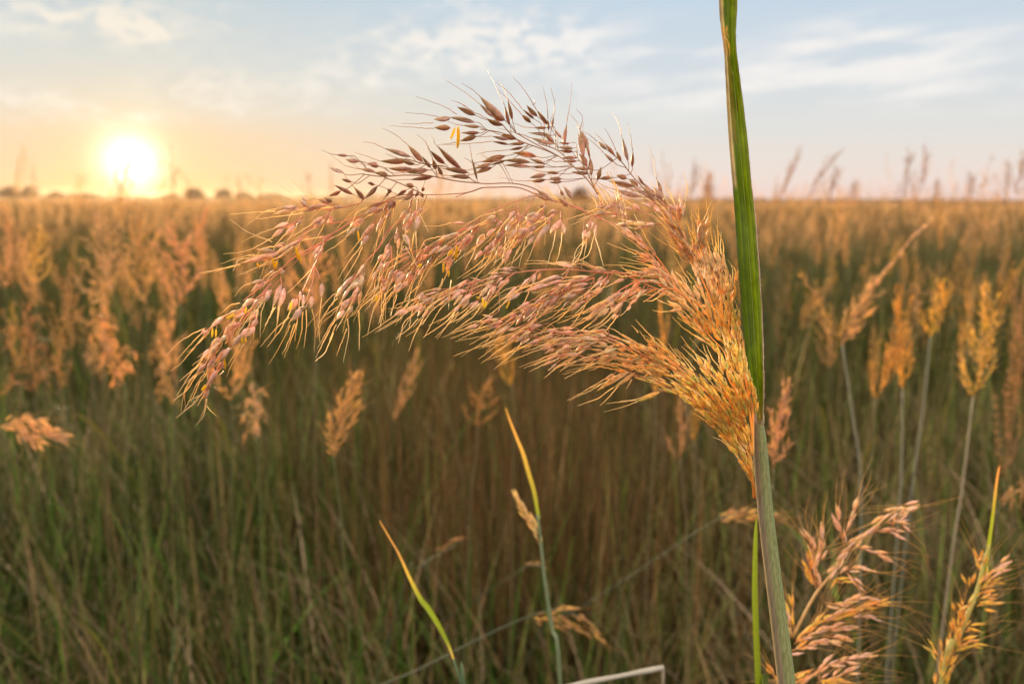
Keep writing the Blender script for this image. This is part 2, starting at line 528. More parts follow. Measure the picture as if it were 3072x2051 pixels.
# soft green tufts low down
x, y = clump(3500, 0.9, 2.6, 7, 0.04); h = rng.uniform(0.12, 0.5, len(x))
P.append(blades(x, y, h, rng.uniform(0.004, 0.010, len(x)), np.abs(rng.normal(0.3, 0.35, len(x))), 5))
x, y = clump(80000, 4.0, 13, 8, 0.08); h = rng.uniform(0.5, 1.12, len(x)) * (0.85 + 0.2 * lum(x, y))
P.append(blades(x, y, h, rng.uniform(0.006, 0.014, len(x)), np.abs(rng.normal(0.12, 0.16, len(x))), 5))
x, y = scatter(60000, 12, 45); h = rng.uniform(0.6, 1.12, len(x))
BR = lambda n: np.tile(np.array([0.20, 0.125, 0.05]), (n, 1)) * np.exp(rng.normal(-0.3, 0.5, (n, 1)))
P.append(blades(x, y, h, rng.uniform(0.012, 0.03, len(x)), np.abs(rng.normal(0.10, 0.12, len(x))), 3, col=BR(len(x))))
x, y = scatter(60000, 42, 260, power=1.7); h = rng.uniform(0.7, 1.25, len(x))
P.append(blades(x, y, h, rng.uniform(0.05, 0.12, len(x)), np.abs(rng.normal(0.10, 0.1, len(x))), 2, col=BR(len(x)), tipmix=0.1))
V, Q, cc = cat(P)
g = np_mesh('meadow_grass', V, Q, cc, M_GRASS)
tag(g, 'dense tangle of green, olive and brown grass blades filling the field', 'grass', None, 'stuff')


# distant seed heads: small spindles of chaff on stalks
def far_heads(x, y, z0, length, rad, M, sz, colA, colB):
    n = len(x)
    t = rng.random((n, M)) ** 0.9
    a = rng.uniform(0, 2 * np.pi, (n, M))
    lean = rng.normal(0, 0.16, (n, 2))
    ax = np.stack([lean[:, 0], lean[:, 1] * 0.5, np.ones(n)], 1)
    rr = rad[:, None] * (1 - t) ** 0.7 * rng.random((n, M)) ** 0.5
    px = x[:, None] + ax[:, 0:1] * t * length[:, None] + np.cos(a) * rr
    py = y[:, None] + ax[:, 1:2] * t * length[:, None] + np.sin(a) * rr
    pz = z0[:, None] + t * length[:, None] + rr * 0.3
    dirx = np.cos(a) * 0.5 + lean[:, 0:1]; diry = np.sin(a) * 0.5; dirz = np.ones((n, M)) * rng.uniform(0.2, 1.2, (n, M))
    dl = np.sqrt(dirx ** 2 + diry ** 2 + dirz ** 2)
    s = sz[:, None] * rng.uniform(0.6, 1.4, (n, M)) / dl
    dv = np.stack([dirx * s, diry * s, dirz * s], 2)
    sa = rng.uniform(0, 2 * np.pi, (n, M))
    sw = sz[:, None] * 0.22
    sv_ = np.stack([np.cos(sa) * sw, np.sin(sa) * sw, 0 * sa], 2)
    p = np.stack([px, py, pz], 2)
    V = np.stack([p, p + dv * 0.5 + sv_, p + dv, p + dv * 0.5 - sv_], 2).reshape(-1, 3)
    Q = np.arange(len(V)).reshape(-1, 4)
    f = rng.random((n, 1, 1)) * np.ones((n, M, 4))
    col = colA[None, None, None, :] * (1 - f[..., None]) + colB[None, None, None, :] * f[..., None]
    col = col * rng.uniform(0.8, 1.2, (n, M, 1, 1))
    # stalk
    return V, Q, col.reshape(-1, 3)


CH_A = np.array([0.76, 0.45, 0.28]); CH_B = np.array([0.42, 0.24, 0.13])
P = []
for (n, y0, y1, half, M, sz, pw) in ((1500, 7.5, 14, 42, 54, 0.018, 1.0), (3600, 13, 45, 41, 26, 0.034, 1.0), (9000, 42, 260, 40, 8, 0.075, 1.6)):
    x, y = scatter(n, y0, y1, half, pw)
    tall = rng.normal(1.14, 0.10, n) + 0.12 * np.sin(x * 0.5 + np.sin(y * 0.7)) * np.cos(y * 0.31)
    right = np.clip(np.degrees(np.arctan2(x, y)) / 30 + 0.35, 0.12, 1)
    tall += (rng.random(n) < 0.26 * right) * rng.uniform(0.22, 0.62, n)
    L_ = rng.uniform(0.16, 0.30, n)
    P.append(far_heads(x, y, tall - L_ * 0.5, L_, rng.uniform(0.02, 0.05, n), M, np.full(n, sz), CH_A, CH_B))
    P.append(blades(x, y, tall, np.full(n, 0.0035 * (sz / 0.022)), np.full(n, 0.03), 2, col=np.tile(np.array([0.22, 0.15, 0.06]), (n, 1))))
V, Q, cc = cat(P)
g = np_mesh('seed_heads', V, Q, cc, M_PLUME)
tag(g, 'far mass of feathery orange seed heads running to the horizon', 'grass', None, 'stuff')

# ------------------------------------------------------------------ trees on the horizon
def tree(px, py_top, wpx, dist, label):
    b = D(px, 448, 1.0) - np.array([0, 0, CAM_H])
    dirh = np.array([b[0], b[1], 0]); dirh /= dirh[1]
    base = dirh * dist
    W = wpx / 1827.0 * dist
    ztop = CAM_H + (448 - py_top + 6) / 1827.0 * dist
    o = empty('tree', (base[0], base[1], 0))
    mb = MB()
    for k in range(4):
        a = random.uniform(0, 6.28)
        q = base + np.array([math.cos(a) * W * 0.22, math.sin(a) * W * 0.2, ztop * 0.66])
        mb.tube(smooth([base, base + (q - base) * 0.45 + np.array([0, 0, ztop * 0.1]), q], 4), [W * 0.03 * (1 - i / 12) for i in range(9)], np.array([0.07, 0.05, 0.035]), 6)
    mb.build('trunk', M_STEM, o)
    n = 2600
    th = rng.uniform(0, 2 * np.pi, n); ph = np.arccos(rng.uniform(-0.5, 1, n)); r = rng.random(n) ** 0.28
    lob = 0.86 + 0.14 * np.sin(th * 3 + ph * 4 + px) + 0.07 * np.sin(th * 7 + ph * 5)
    cz0 = ztop * 0.52
    c = np.stack([np.sin(ph) * np.cos(th) * W / 2, np.sin(ph) * np.sin(th) * W / 2, np.cos(ph) * (ztop - cz0)], 1) * (r * lob)[:, None]
    keep = np.sin(c[:, 0] * 9 / W) * np.cos(c[:, 2] * 11 / ztop + 1) > -0.82
    c = c[keep]; n = len(c)
    s = W * 0.035
    u = rng.normal(0, 1, (n, 3)); u /= np.linalg.norm(u, axis=1)[:, None]
    w = np.cross(u, rng.normal(0, 1, (n, 3))); w /= np.linalg.norm(w, axis=1)[:, None]
    p = c + np.array([0, 0, cz0])
    V = np.stack([p - u * s, p + w * s * 0.6, p + u * s, p - w * s * 0.6], 1).reshape(-1, 3)
    col = np.repeat(np.array([0.24, 0.13, 0.055])[None] * rng.uniform(0.6, 1.4, (n, 1)), 4, axis=0)
    np_mesh('crown', V, np.arange(len(V)).reshape(-1, 4), col, M_TREE, o)
    tag(o, label, 'tree', 'small trees along the horizon')


tree(446, 431, 52, 170, 'low domed tree on the horizon just right of the sun')
tree(514, 432, 44, 185, 'flat-topped tree on the horizon, second to the right of the sun')
tree(560, 440, 46, 230, 'smallest low tree on the horizon, right of the two round ones')
tree(24, 428, 52, 160, 'rounded tree on the horizon at the left picture edge')
tree(68, 427, 34, 165, 'boxy little tree on the horizon left of the sun')
tree(128, 440, 40, 200, 'low ragged tree on the horizon between the boxy tree and the sun')
tree(164, 441, 16, 210, 'tiny tree on the horizon nearest the left side of the sun')
tree(1332, 424, 46, 120, 'brownish round tree on the horizon seen through the middle of the big seed head')
tree(200, 444, 60, 260, 'very low wide bush on the horizon touching the left edge of the sun glow')
tree(620, 444, 70, 280, 'very low wide bush on the horizon left of the big seed head')
tree(395, 444, 46, 250, 'very low bush on the horizon just under the right side of the sun glow')
# the low dark line of far bush country
P = []
n = 9000
x = rng.uniform(-900, 900, n); y = rng.uniform(560, 760, n)
z = rng.uniform(0.2, 2.0, n) + 1.6 * np.clip(np.sin(x * 0.031 + 1.2 * np.sin(x * 0.011)), 0, 1) * (x < 60)
u = rng.normal(0, 1, (n, 3)); u /= np.linalg.norm(u, axis=1)[:, None]
w = np.cross(u, rng.normal(0, 1, (n, 3))); w /= np.linalg.norm(w, axis=1)[:, None]
p = np.stack([x, y, z], 1); s = 1.7
V = np.stack([p - u * s, p + w * s, p + u * s, p - w * s], 1).reshape(-1, 3)
col = np.repeat(np.array([0.11, 0.07, 0.04])[None] * rng.uniform(0.6, 1.3, (n, 1)), 4, axis=0)
g = np_mesh('distant_bushes', V, np.arange(len(V)).reshape(-1, 4), col, M_TREE)
tag(g, 'low dark line of far bush along the horizon', 'bushes', None, 'stuff')

# ------------------------------------------------------------------ colours of the seed head
c_ = lambda *a: np.array(a)
PINK = c_(0.95, 0.60, 0.52); MAUVE = c_(0.84, 0.66, 0.60); SALMON = c_(0.94, 0.55, 0.30); ORANGE = c_(0.95, 0.56, 0.08)
GOLD = c_(0.95, 0.64, 0.08); GREENY = c_(0.50, 0.52, 0.08); BROWN = c_(0.56, 0.22, 0.15); OLIVE = c_(0.36, 0.28, 0.07)
STRAW = c_(0.90, 0.66, 0.30); PALE = c_(0.85, 0.66, 0.52); REDDISH = c_(0.60, 0.27, 0.16); YELLOW = c_(0.90, 0.66, 0.03)


def seed_cols(x, y):
    """x, y in photograph pixels; young yellow florets low on the head, ripening pink to brown towards its top"""
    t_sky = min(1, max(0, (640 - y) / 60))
    t_base = min(1, max(0, ((x - 1850) / 330 * 0.6 + (y - 820) / 330 * 0.6)))
    if x < 1600: t_base = 0
    r = random.random()
    mid1 = PINK * (1 - r) + SALMON * r
    mid3 = MAUVE if random.random() < 0.5 else PINK
    mid2 = STRAW
    lo1 = GOLD * (1 - r) + ORANGE * r
    lo3 = GREENY if random.random() < 0.25 else ORANGE
    lo2 = GREENY if random.random() < 0.2 else GOLD
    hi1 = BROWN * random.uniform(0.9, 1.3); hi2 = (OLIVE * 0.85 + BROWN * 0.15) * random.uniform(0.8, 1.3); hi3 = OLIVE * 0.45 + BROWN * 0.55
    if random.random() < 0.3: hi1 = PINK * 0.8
    if random.random() < 0.14: mid1 = c_(0.93, 0.76, 0.60); mid3 = STRAW; lo1 = STRAW
    if random.random() < 0.12: mid1 = mid1 * 0.72; mid3 = mid3 * 0.7
    out = []
    for m, l, h in ((mid1, lo1, hi1), (mid2, lo2, hi2), (mid3, lo3, hi3)):
        c = m * (1 - t_base) + l * t_base
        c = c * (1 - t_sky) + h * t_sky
        out.append(c * random.uniform(0.88, 1.1))
    return out


DEPTH = 0.405


def dep(x, y):
    return DEPTH + 0.014 * math.sin(x / 170 + 1) * math.cos(y / 130) + 0.006 * math.sin(y / 47 + x / 90) + max(0, (1400 - x) / 900) * -0.02


def W(x, y, dd=0.0):
    return at(x, y, dep(x, y) + dd)


FR = {'Z1': (1100, 200, 0.3831), 'A': (500, 560, .2551), 'B': (900, 560, .2551), 'C': (500, 850, .27427), 'D': (900, 700, .2551),
      'E': (1350, 750, .2551), 'F': (1700, 600, .2551), 'G': (1800, 950, .3188), 'S': (0, 0, 1.0)}
# spikelets: base x, base y, tip x, tip y, width, in the frame of each close-up
SP = {'Z1': '''850 380 705 315 40;655 405 522 412 45;845 435 645 395 50;655 480 525 478 40;885 472 750 460 38;880 520 735 520 42;855 550 728 585 45
1080 420 882 230 55;1060 460 940 405 45;990 395 880 290 35;1078 420 975 365 40;1120 455 1080 300 28;1140 415 1105 262 28;1165 570 1040 530 35;1110 570 975 545 38
1110 610 980 585 32;1235 600 1110 605 35;1225 630 1105 655 28;1335 390 1252 300 35;1285 440 1212 375 40;1310 410 1215 330 32;1420 460 1330 338 38;1450 475 1465 390 28
1425 500 1420 410 20;1410 480 1305 480 30;1440 540 1260 518 35;1465 605 1280 555 35;1465 600 1385 520 45;1525 560 1465 490 30;1545 620 1568 438 38;1590 600 1495 595 22
1615 640 1490 630 35;1615 665 1500 655 25;1645 715 1520 720 25;1645 740 1530 745 25;1725 640 1670 495 55;1700 700 1655 520 45;1725 780 1660 680 45;1760 850 1745 700 35
1740 700 1720 580 30;1745 800 1630 790 30;1740 835 1600 825 30;1805 890 1840 780 38;1920 870 1815 880 30;1940 690 1865 600 28;1935 745 1855 675 35;1880 650 1805 585 38
1995 745 1950 655 32;2045 740 1998 545 45;2080 785 2085 660 38;2035 875 1955 850 40;2090 940 1885 895 40;2150 1020 1910 950 38;2260 1015 2150 935 45;2310 985 2270 880 28
2310 1080 2200 1010 40;2320 1030 2240 940 38;340 705 135 640 38;320 735 100 740 45;375 765 270 730 35;440 745 320 610 45;500 790 430 700 35;610 760 485 650 40
740 800 535 605 50;360 800 155 795 40;480 810 300 830 42;510 865 335 885 40;790 830 600 800 40;810 870 640 855 35;590 850 555 770 30;540 805 515 720 35;865 885 820 705 30
1085 700 890 745 42;970 760 835 800 38;980 790 845 840 38;1090 735 960 775 30;1330 705 1140 675 35;1280 750 1065 735 42;1280 785 1070 775 32;1395 760 1270 720 38
1400 785 1290 780 30;1400 845 1275 870 45;1400 885 1280 895 30;1505 835 1395 825 30;1525 880 1425 875 35;1530 900 1425 905 22;1440 1045 1310 990 45;1605 1030 1540 935 40
1575 1080 1495 1030 35;1540 1010 1515 960 25;90 780 0 755 45;165 850 60 830 35;60 820 -60 800 35;370 940 305 920 35;60 925 5 910 30;150 1015 190 960 30
2140 1120 2065 1075 35;1935 1100 1900 1050 35;1990 1110 1980 1050 32;1835 1085 1825 1040 28;2185 1225 2080 1230 40;2255 1235 2175 1230 35
1075 1130 1020 1140 35;1010 1170 930 1210 50;1185 1135 1180 1230 45;1350 1150 1255 1210 50;1400 1175 1360 1200 35;1385 1080 1350 1110 32;1060 1210 1010 1270 45;1120 1220 1090 1310 45
1000 1270 935 1340 50;1070 1285 1040 1370 50;1180 1265 1115 1360 55;1250 1290 1145 1350 60;1320 1250 1250 1300 50;1430 1240 1320 1370 60;1000 1360 975 1440 45;960 1400 930 1470 50;920 1310 860 1400 55
840 1320 715 1440 55;1520 1200 1480 1290 55;1540 1230 1530 1300 40;1230 1170 1190 1250 40;1300 1190 1240 1260 45;880 1240 820 1310 45;1150 1180 1120 1240 40;1480 1120 1420 1150 35;1060 1400 1010 1470 45
1220 1340 1150 1410 50;1310 1330 1260 1400 45;900 1440 850 1510 45;1110 1440 1070 1520 45;-150 700 -240 690 30;-60 745 -170 725 34;-190 830 -290 790 34;-120 900 -200 880 30''',
      'A': '''1650 225 1560 165 60;1915 200 1790 150 70;1880 215 1690 240 45;1750 260 1600 300 50;1560 260 1275 320 65;1430 425 1275 480 65;1370 500 1250 590 65
1500 460 1395 560 60;1580 390 1525 470 60;1835 355 1700 440 65;1900 370 1760 475 65;1960 350 1890 440 60;1570 640 1370 730 65;1370 700 1275 700 55;1500 700 1330 830 80
1320 780 1060 810 65;1180 820 900 890 75;1890 600 1780 600 40;1820 690 1690 850 75;1385 990 1335 1020 60;1290 1010 1225 1050 40;1160 1120 1010 1225 75;1350 1150 1255 1400 100
1230 1210 1150 1330 70;1160 1290 1050 1400 80''',
      'C': '''1060 160 970 270 80;930 160 830 260 60;850 270 750 390 75;780 290 650 350 50;620 370 480 480 70;450 510 400 580 50;960 300 920 400 60;770 430 700 510 70
990 390 910 490 90;900 490 810 600 85;730 520 650 650 70;650 530 620 620 45;600 600 520 710 80;560 650 450 830 80;460 720 370 830 55;660 720 540 850 90;530 810 450 960 70
620 850 560 960 75;430 880 330 990 60;550 950 450 1110 95;470 1080 410 1200 70;460 1160 430 1260 45;1430 170 1360 290 90;1470 300 1370 400 80;1500 130 1490 260 60
1590 140 1575 260 60;1700 0 1690 150 70;700 440 620 560 60;820 560 720 690 60''',
      'B': '''620 90 400 -20 55;480 50 330 115 45;745 150 630 0 55;910 0 755 140 60;500 240 370 240 45;960 185 800 240 60;910 240 775 310 75;1115 170 1075 260 60;1050 240 995 360 60
750 380 600 470 75;670 470 540 590 75;870 440 735 590 80;810 570 720 700 70;975 370 900 520 70;1300 310 1220 450 80;1400 340 1360 510 75;1435 250 1410 320 60;1270 430 1240 540 60
1145 540 1120 660 60;1240 560 1290 700 60;1165 600 1150 740 45;1935 430 1780 425 50;1070 30 1020 85 50;1330 40 1240 130 50;1250 40 1140 100 50;1320 110 1200 160 45
1450 10 1440 60 40;1390 60 1350 130 45;1420 80 1460 130 40;970 800 920 880 70;1050 740 980 850 60;1280 770 1150 830 50;1290 820 1150 900 50;1500 700 1470 740 50
1870 540 1590 660 65;1740 690 1600 780 65;1640 700 1530 800 60;1510 800 1380 880 60;1960 650 1850 740 60;1780 830 1720 990 80;1430 910 1370 960 50;1540 890 1430 1000 70
1460 960 1390 1040 60;760 910 670 1040 60;620 1050 500 1180 60;560 1130 435 1290 80;690 1080 575 1220 85;745 1060 690 1220 75;720 1230 690 1390 70;570 1330 470 1460 90
520 1450 430 1560 80;660 1250 590 1400 90;620 1400 560 1520 70;1040 880 980 1000 65;900 1000 840 1080 50;960 880 940 1010 50;1100 970 1030 1110 75;1040 1080 970 1220 85
970 1030 955 1140 50;1240 1030 1120 1150 85;1210 1140 1090 1260 75;1330 1030 1250 1160 65;950 1170 850 1230 60''',
      'D': '''1620 690 1470 730 55;1450 740 1340 820 60;1560 760 1390 850 60;1390 850 1250 910 65;1240 890 1110 970 60;1960 590 1790 650 50;1780 690 1670 760 60;1900 680 1750 760 80
1700 790 1620 850 45;1480 850 1390 970 60;1960 740 1860 870 70;1870 860 1815 930 45''',
      'E': '''730 240 590 225 60;1440 200 1250 165 55;1840 240 1690 200 45;1000 290 970 390 55;930 330 840 430 60;800 490 620 640 65;640 360 560 440 60;570 300 420 350 55
520 360 380 410 55;400 350 180 400 45;200 390 10 460 55;160 470 0 520 60;130 500 20 580 60;200 550 100 650 65;100 660 50 730 50;270 480 210 560 50;520 420 440 540 60;440 440 350 540 70
330 600 230 700 60;440 540 390 620 60;1320 320 1040 390 60;1150 410 870 490 70;1640 350 1390 360 70;1350 400 1180 470 60;1260 490 1090 570 60;1280 540 1160 610 55;1130 560 1060 620 50
1410 430 1300 520 65;1590 450 1380 500 70;1480 520 1330 580 60;1250 560 1130 670 70;1110 640 1040 720 60;1020 740 950 830 60;1250 650 1080 770 60;1400 600 1340 660 50;1560 540 1480 620 50
1500 600 1370 730 60;1650 470 1580 550 50;1840 330 1770 430 55;1770 430 1650 540 65;930 610 800 690 60;960 640 850 740 50;950 710 860 820 65;790 760 690 830 55;850 790 780 870 50
500 820 350 860 45;620 840 500 870 60;340 880 170 930 55;600 890 460 920 50;700 890 540 990 60;1080 880 840 910 60;1000 920 900 940 55;860 960 720 1010 55;950 960 840 1010 70
780 1010 660 1070 60;940 1040 850 1100 50;1210 990 1060 1050 55;1050 1050 910 1110 60;1450 960 1250 990 55;1800 960 1640 950 60;1690 1040 1520 1030 90;1860 1050 1700 1050 80
1420 1030 1300 1050 55;1280 1020 1200 1080 60;1320 1080 1200 1100 60;1190 1130 1060 1170 65;1600 1100 1480 1190 70;1730 1090 1590 1110 55;1400 1150 1240 1210 70;1440 1220 1290 1270 55
1250 1290 1100 1360 50;1690 1250 1500 1300 55;1900 1180 1770 1220 60;1960 1230 1720 1330 70;1960 1480 1850 1540 65;1960 520 1810 620 70;1850 640 1660 760 85;1700 770 1590 830 40
1960 640 1900 720 60''',
      'F': '''410 60 400 10 45;550 90 510 10 50;640 90 625 10 50;860 110 760 50 60;770 110 680 90 50;490 100 410 130 50;700 190 690 120 35;450 150 340 170 50;620 170 530 150 45
930 280 770 290 60;1040 285 920 295 50;770 250 700 270 50;690 270 580 300 55;300 260 280 350 80;220 350 200 470 50;330 320 340 430 40;270 360 250 450 50;1110 70 1000 20 50
1240 120 1150 0 60;1300 130 1260 20 50;1340 180 1340 0 60;1350 190 1390 40 50;1260 300 1170 190 60;1380 500 1260 340 60;1460 650 1370 520 60;1400 710 1310 620 60
1550 850 1500 700 50;1640 780 1580 620 60;1560 500 1610 250 90;1490 600 1480 490 45;1590 600 1600 490 40;1540 400 1560 300 40;1720 800 1680 650 60;1800 750 1790 640 60
1820 850 1830 720 55;1710 950 1710 870 45;1780 900 1780 760 50;1930 1060 1950 920 60;1920 1350 1950 1220 60;840 480 730 400 50;980 690 820 610 60;1100 770 970 700 60
1130 830 900 820 60;1220 950 1080 870 60;1120 980 910 950 55;1100 900 950 900 50;820 880 740 890 50;680 930 550 980 60;870 960 760 1060 70;740 1070 640 1150 60;620 1080 440 1200 80
560 1180 470 1240 60;450 1250 280 1370 80;290 1380 220 1410 35;660 1200 520 1330 65;580 1340 540 1400 50;940 1060 820 1130 65;1060 1050 940 1100 55;1180 1060 1060 1150 60
840 1150 740 1230 55;750 1240 700 1300 50;1350 1290 1200 1310 50;1350 1260 1190 1220 45;1280 1130 1160 1110 50;1560 1160 1500 1020 70;1460 1080 1380 960 60;1500 1200 1430 1080 60
1590 1260 1500 1180 55''',
      'G': '''560 710 350 790 45;380 380 330 400 50;750 460 690 400 45;880 520 840 480 40;270 520 0 680 60;530 470 420 560 50;140 380 0 420 60;360 400 200 450 80;1000 240 880 170 45
1060 520 980 400 45;520 490 430 500 50;480 330 400 300 45;150 300 0 340 60''',
      }
# awns traced one by one
AW = {'Z1': '''705 375 600 310 380 232;522 440 400 445 270 447;525 485 380 478 180 462;880 290 760 195 600 95;1080 300 1010 150 935 5;1215 330 1120 210 1010 120;1330 338 1240 190 1140 75
1420 410 1405 270 1380 160;1568 438 1590 300 1608 130;1670 495 1640 430 1590 370;1805 585 1750 540 1700 510;1950 655 1910 560 1860 480;1998 545 1970 440 1920 350;2085 660 2065 540 2040 440
2270 880 2250 750 2215 620;320 610 220 530 120 480;485 650 450 580 380 520;535 605 520 560 500 540;820 705 815 650 800 600;975 545 900 550 780 520;980 585 780 605 600 612;1105 655 960 665 860 690
728 585 640 605 560 615;645 420 500 380 300 360;850 380 760 300 660 260;1212 375 1100 250 1030 180;1300 300 1320 280 1300 250;1465 490 1440 420 1470 360;1720 580 1690 500 1700 440;1670 495 1690 400 1640 330
1400 1180 1398 1290 1395 1400;1480 1290 1460 1400 1410 1560;1530 1300 1520 1400 1485 1540;1320 1370 1290 1450 1240 1560;1245 1350 1220 1460 1190 1570;1200 1400 1160 1480 1130 1570
1150 1350 1110 1450 1080 1560;1090 1330 1080 1420 1060 1520;1255 1300 1200 1420 1150 1500;1040 1370 1020 1460 1000 1560;930 1470 900 1540 860 1600;860 1400 820 1500 770 1590;100 740 0 700 -100 670;155 795 50 770 -60 760;135 640 50 600 -30 590;1855 675 1780 600 1720 560;2150 935 2110 850 2080 780;1065 735 960 720 900 690''',
      'A': '''1275 290 1000 305 750 325;1600 310 1300 350 1025 385;1270 490 1100 550 870 655;1250 600 960 750 665 792;1240 650 1040 570 900 500 745 380;1040 800 900 820 625 910
860 910 640 965 380 1015;870 915 600 985 430 1020;1290 880 1100 940 820 1045;1255 1420 1190 1568 1150 1640;1320 1400 1300 1568 1295 1650;1330 820 1100 930 900 1030;1540 185 1400 120 1250 100
1650 170 1700 140 1740 120;1700 450 1500 570 1330 680;1760 475 1650 540 1500 620;1690 850 1690 930 1750 960;1690 980 1560 1120 1415 1255''',
      'C': '''800 215 700 240 590 330;415 490 250 570 120 660 0 785;400 580 300 700 215 755;450 540 270 740 160 870 40 960;380 870 270 980 180 1110 110 1230;340 980 260 1050 190 1200 155 1400
400 960 280 1040 200 1190 205 1350;420 980 330 1100 240 1300 185 1395;380 1020 320 1180 260 1290;420 1200 380 1260 340 1340;430 1260 410 1380 360 1480;440 1260 430 1350 400 1450 315 1555
440 1340 480 1390 545 1450;800 660 740 780 660 900;850 660 720 870 655 1020;1340 370 1200 490 1020 695;1350 460 1290 590 1120 880;1400 440 1330 640 1265 775;1430 420 1350 640 1285 810
1490 310 1470 550 1415 715;1525 290 1530 450 1500 705;1590 280 1620 450 1617 750;1695 160 1665 450 1680 665;1823 420 1720 620 1635 815;1823 540 1740 740 1630 850;1190 260 1100 420 1045 550
1240 230 1210 430 1180 575;620 960 600 980 570 1005''',
      'B': '''930 540 900 680 830 900;1770 425 1640 460 1440 455;720 700 600 850 440 1095;735 710 640 900 510 1110;540 610 400 710 250 800;1360 510 1370 700 1375 850;1410 320 1460 420 1510 540
600 470 500 540 320 640;1220 700 1160 820 1140 960;1240 700 1330 860 1500 1170;900 0 600 300 410 510;720 170 500 420 420 500;1740 990 1680 1120 1640 1230''',
      'D': '''420 710 330 780 80 1100;440 760 360 850 250 1010 175 1160;500 800 400 930 250 1060;420 1010 340 1150 185 1465;430 1070 380 1170 300 1390 180 1500;550 1120 500 1250 430 1440
560 1000 570 1200 510 1510;690 900 700 1100 695 1375;900 640 820 740 510 1050;940 760 860 900 795 1200;960 700 960 900 990 1060;1000 700 980 850 940 1090;1110 970 950 1080 730 1225
1150 1000 1000 1090 880 1170;1200 990 1000 1110 900 1150;1080 720 1000 870 930 1160;1140 720 1100 850 1060 980;1390 1000 1300 1100 1125 1240;1560 900 1400 1100 1240 1215
1680 530 1620 680 1540 840;1780 550 1760 700 1745 900;1820 930 1720 1100 1610 1245;1380 620 1250 770 1130 920;1250 870 1180 875 1030 885''',
      'E': '''1250 160 1050 125 900 130;1240 175 1100 155 870 165;1690 200 1550 130 1410 75;100 730 50 780 0 840''',
      'F': '''200 490 110 600 60 830;240 450 210 650 170 810;340 440 400 640 430 780;1610 240 1650 150 1710 0;1480 490 1440 350 1410 200;1490 480 1480 300 1465 110;1560 250 1550 150 1545 60
1690 640 1660 500 1640 400;1730 560 1700 400 1690 250;1760 600 1750 450 1730 350;1790 640 1780 400 1770 220;1820 650 1810 500 1820 370;1560 240 1520 150 1500 110;820 640 700 590 470 505
830 600 730 570 640 510;1260 570 1100 480 950 360;1300 540 1180 440 1060 330;1470 980 1380 850 1260 640;900 820 700 770 430 770;1150 810 880 740 630 670;1180 830 900 760 600 735
1690 300 1700 180 1720 30''',
      'G': '''360 150 330 110 295 80;500 300 420 200 370 130;560 330 500 230 410 170;640 330 560 230 480 175;720 380 640 310 570 230;760 400 700 330 640 250;850 480 780 390 700 300;900 500 800 380 720 300
880 170 780 100 680 0;980 400 870 320 760 180;1030 400 930 300 840 190;1040 560 960 460 820 325;340 780 200 800 60 817;350 800 200 850 40 895;200 620 80 760 0 835;300 590 270 640 245 680
1120 1120 1150 1130 1200 1150;1100 450 1050 380 1000 270;1350 400 1345 330 1340 290''',
      }
ANTH = {'Z1': '715 470 710 640 30;690 480 655 570 22', 'A': '1240 840 1275 975 30;1300 870 1270 970 28;1520 710 1540 850 32;1550 780 1580 905 28;1065 900 1080 950 32',
        'C': '870 260 855 330 28;740 340 650 385 30;500 490 495 595 28;540 500 535 595 24;820 590 830 660 26;860 590 865 650 22;630 820 640 940 28;1370 200 1340 300 34;430 1110 380 1170 34',
        'B': '680 520 690 640 26;1840 700 1825 860 36;1800 740 1735 810 34;1750 980 1745 1060 24;910 1280 880 1350 36;1690 900 1680 1010 30;1430 910 1380 950 36',
        'E': '380 560 390 680 30;420 600 410 690 28;350 560 310 560 24;700 600 660 690 22'}
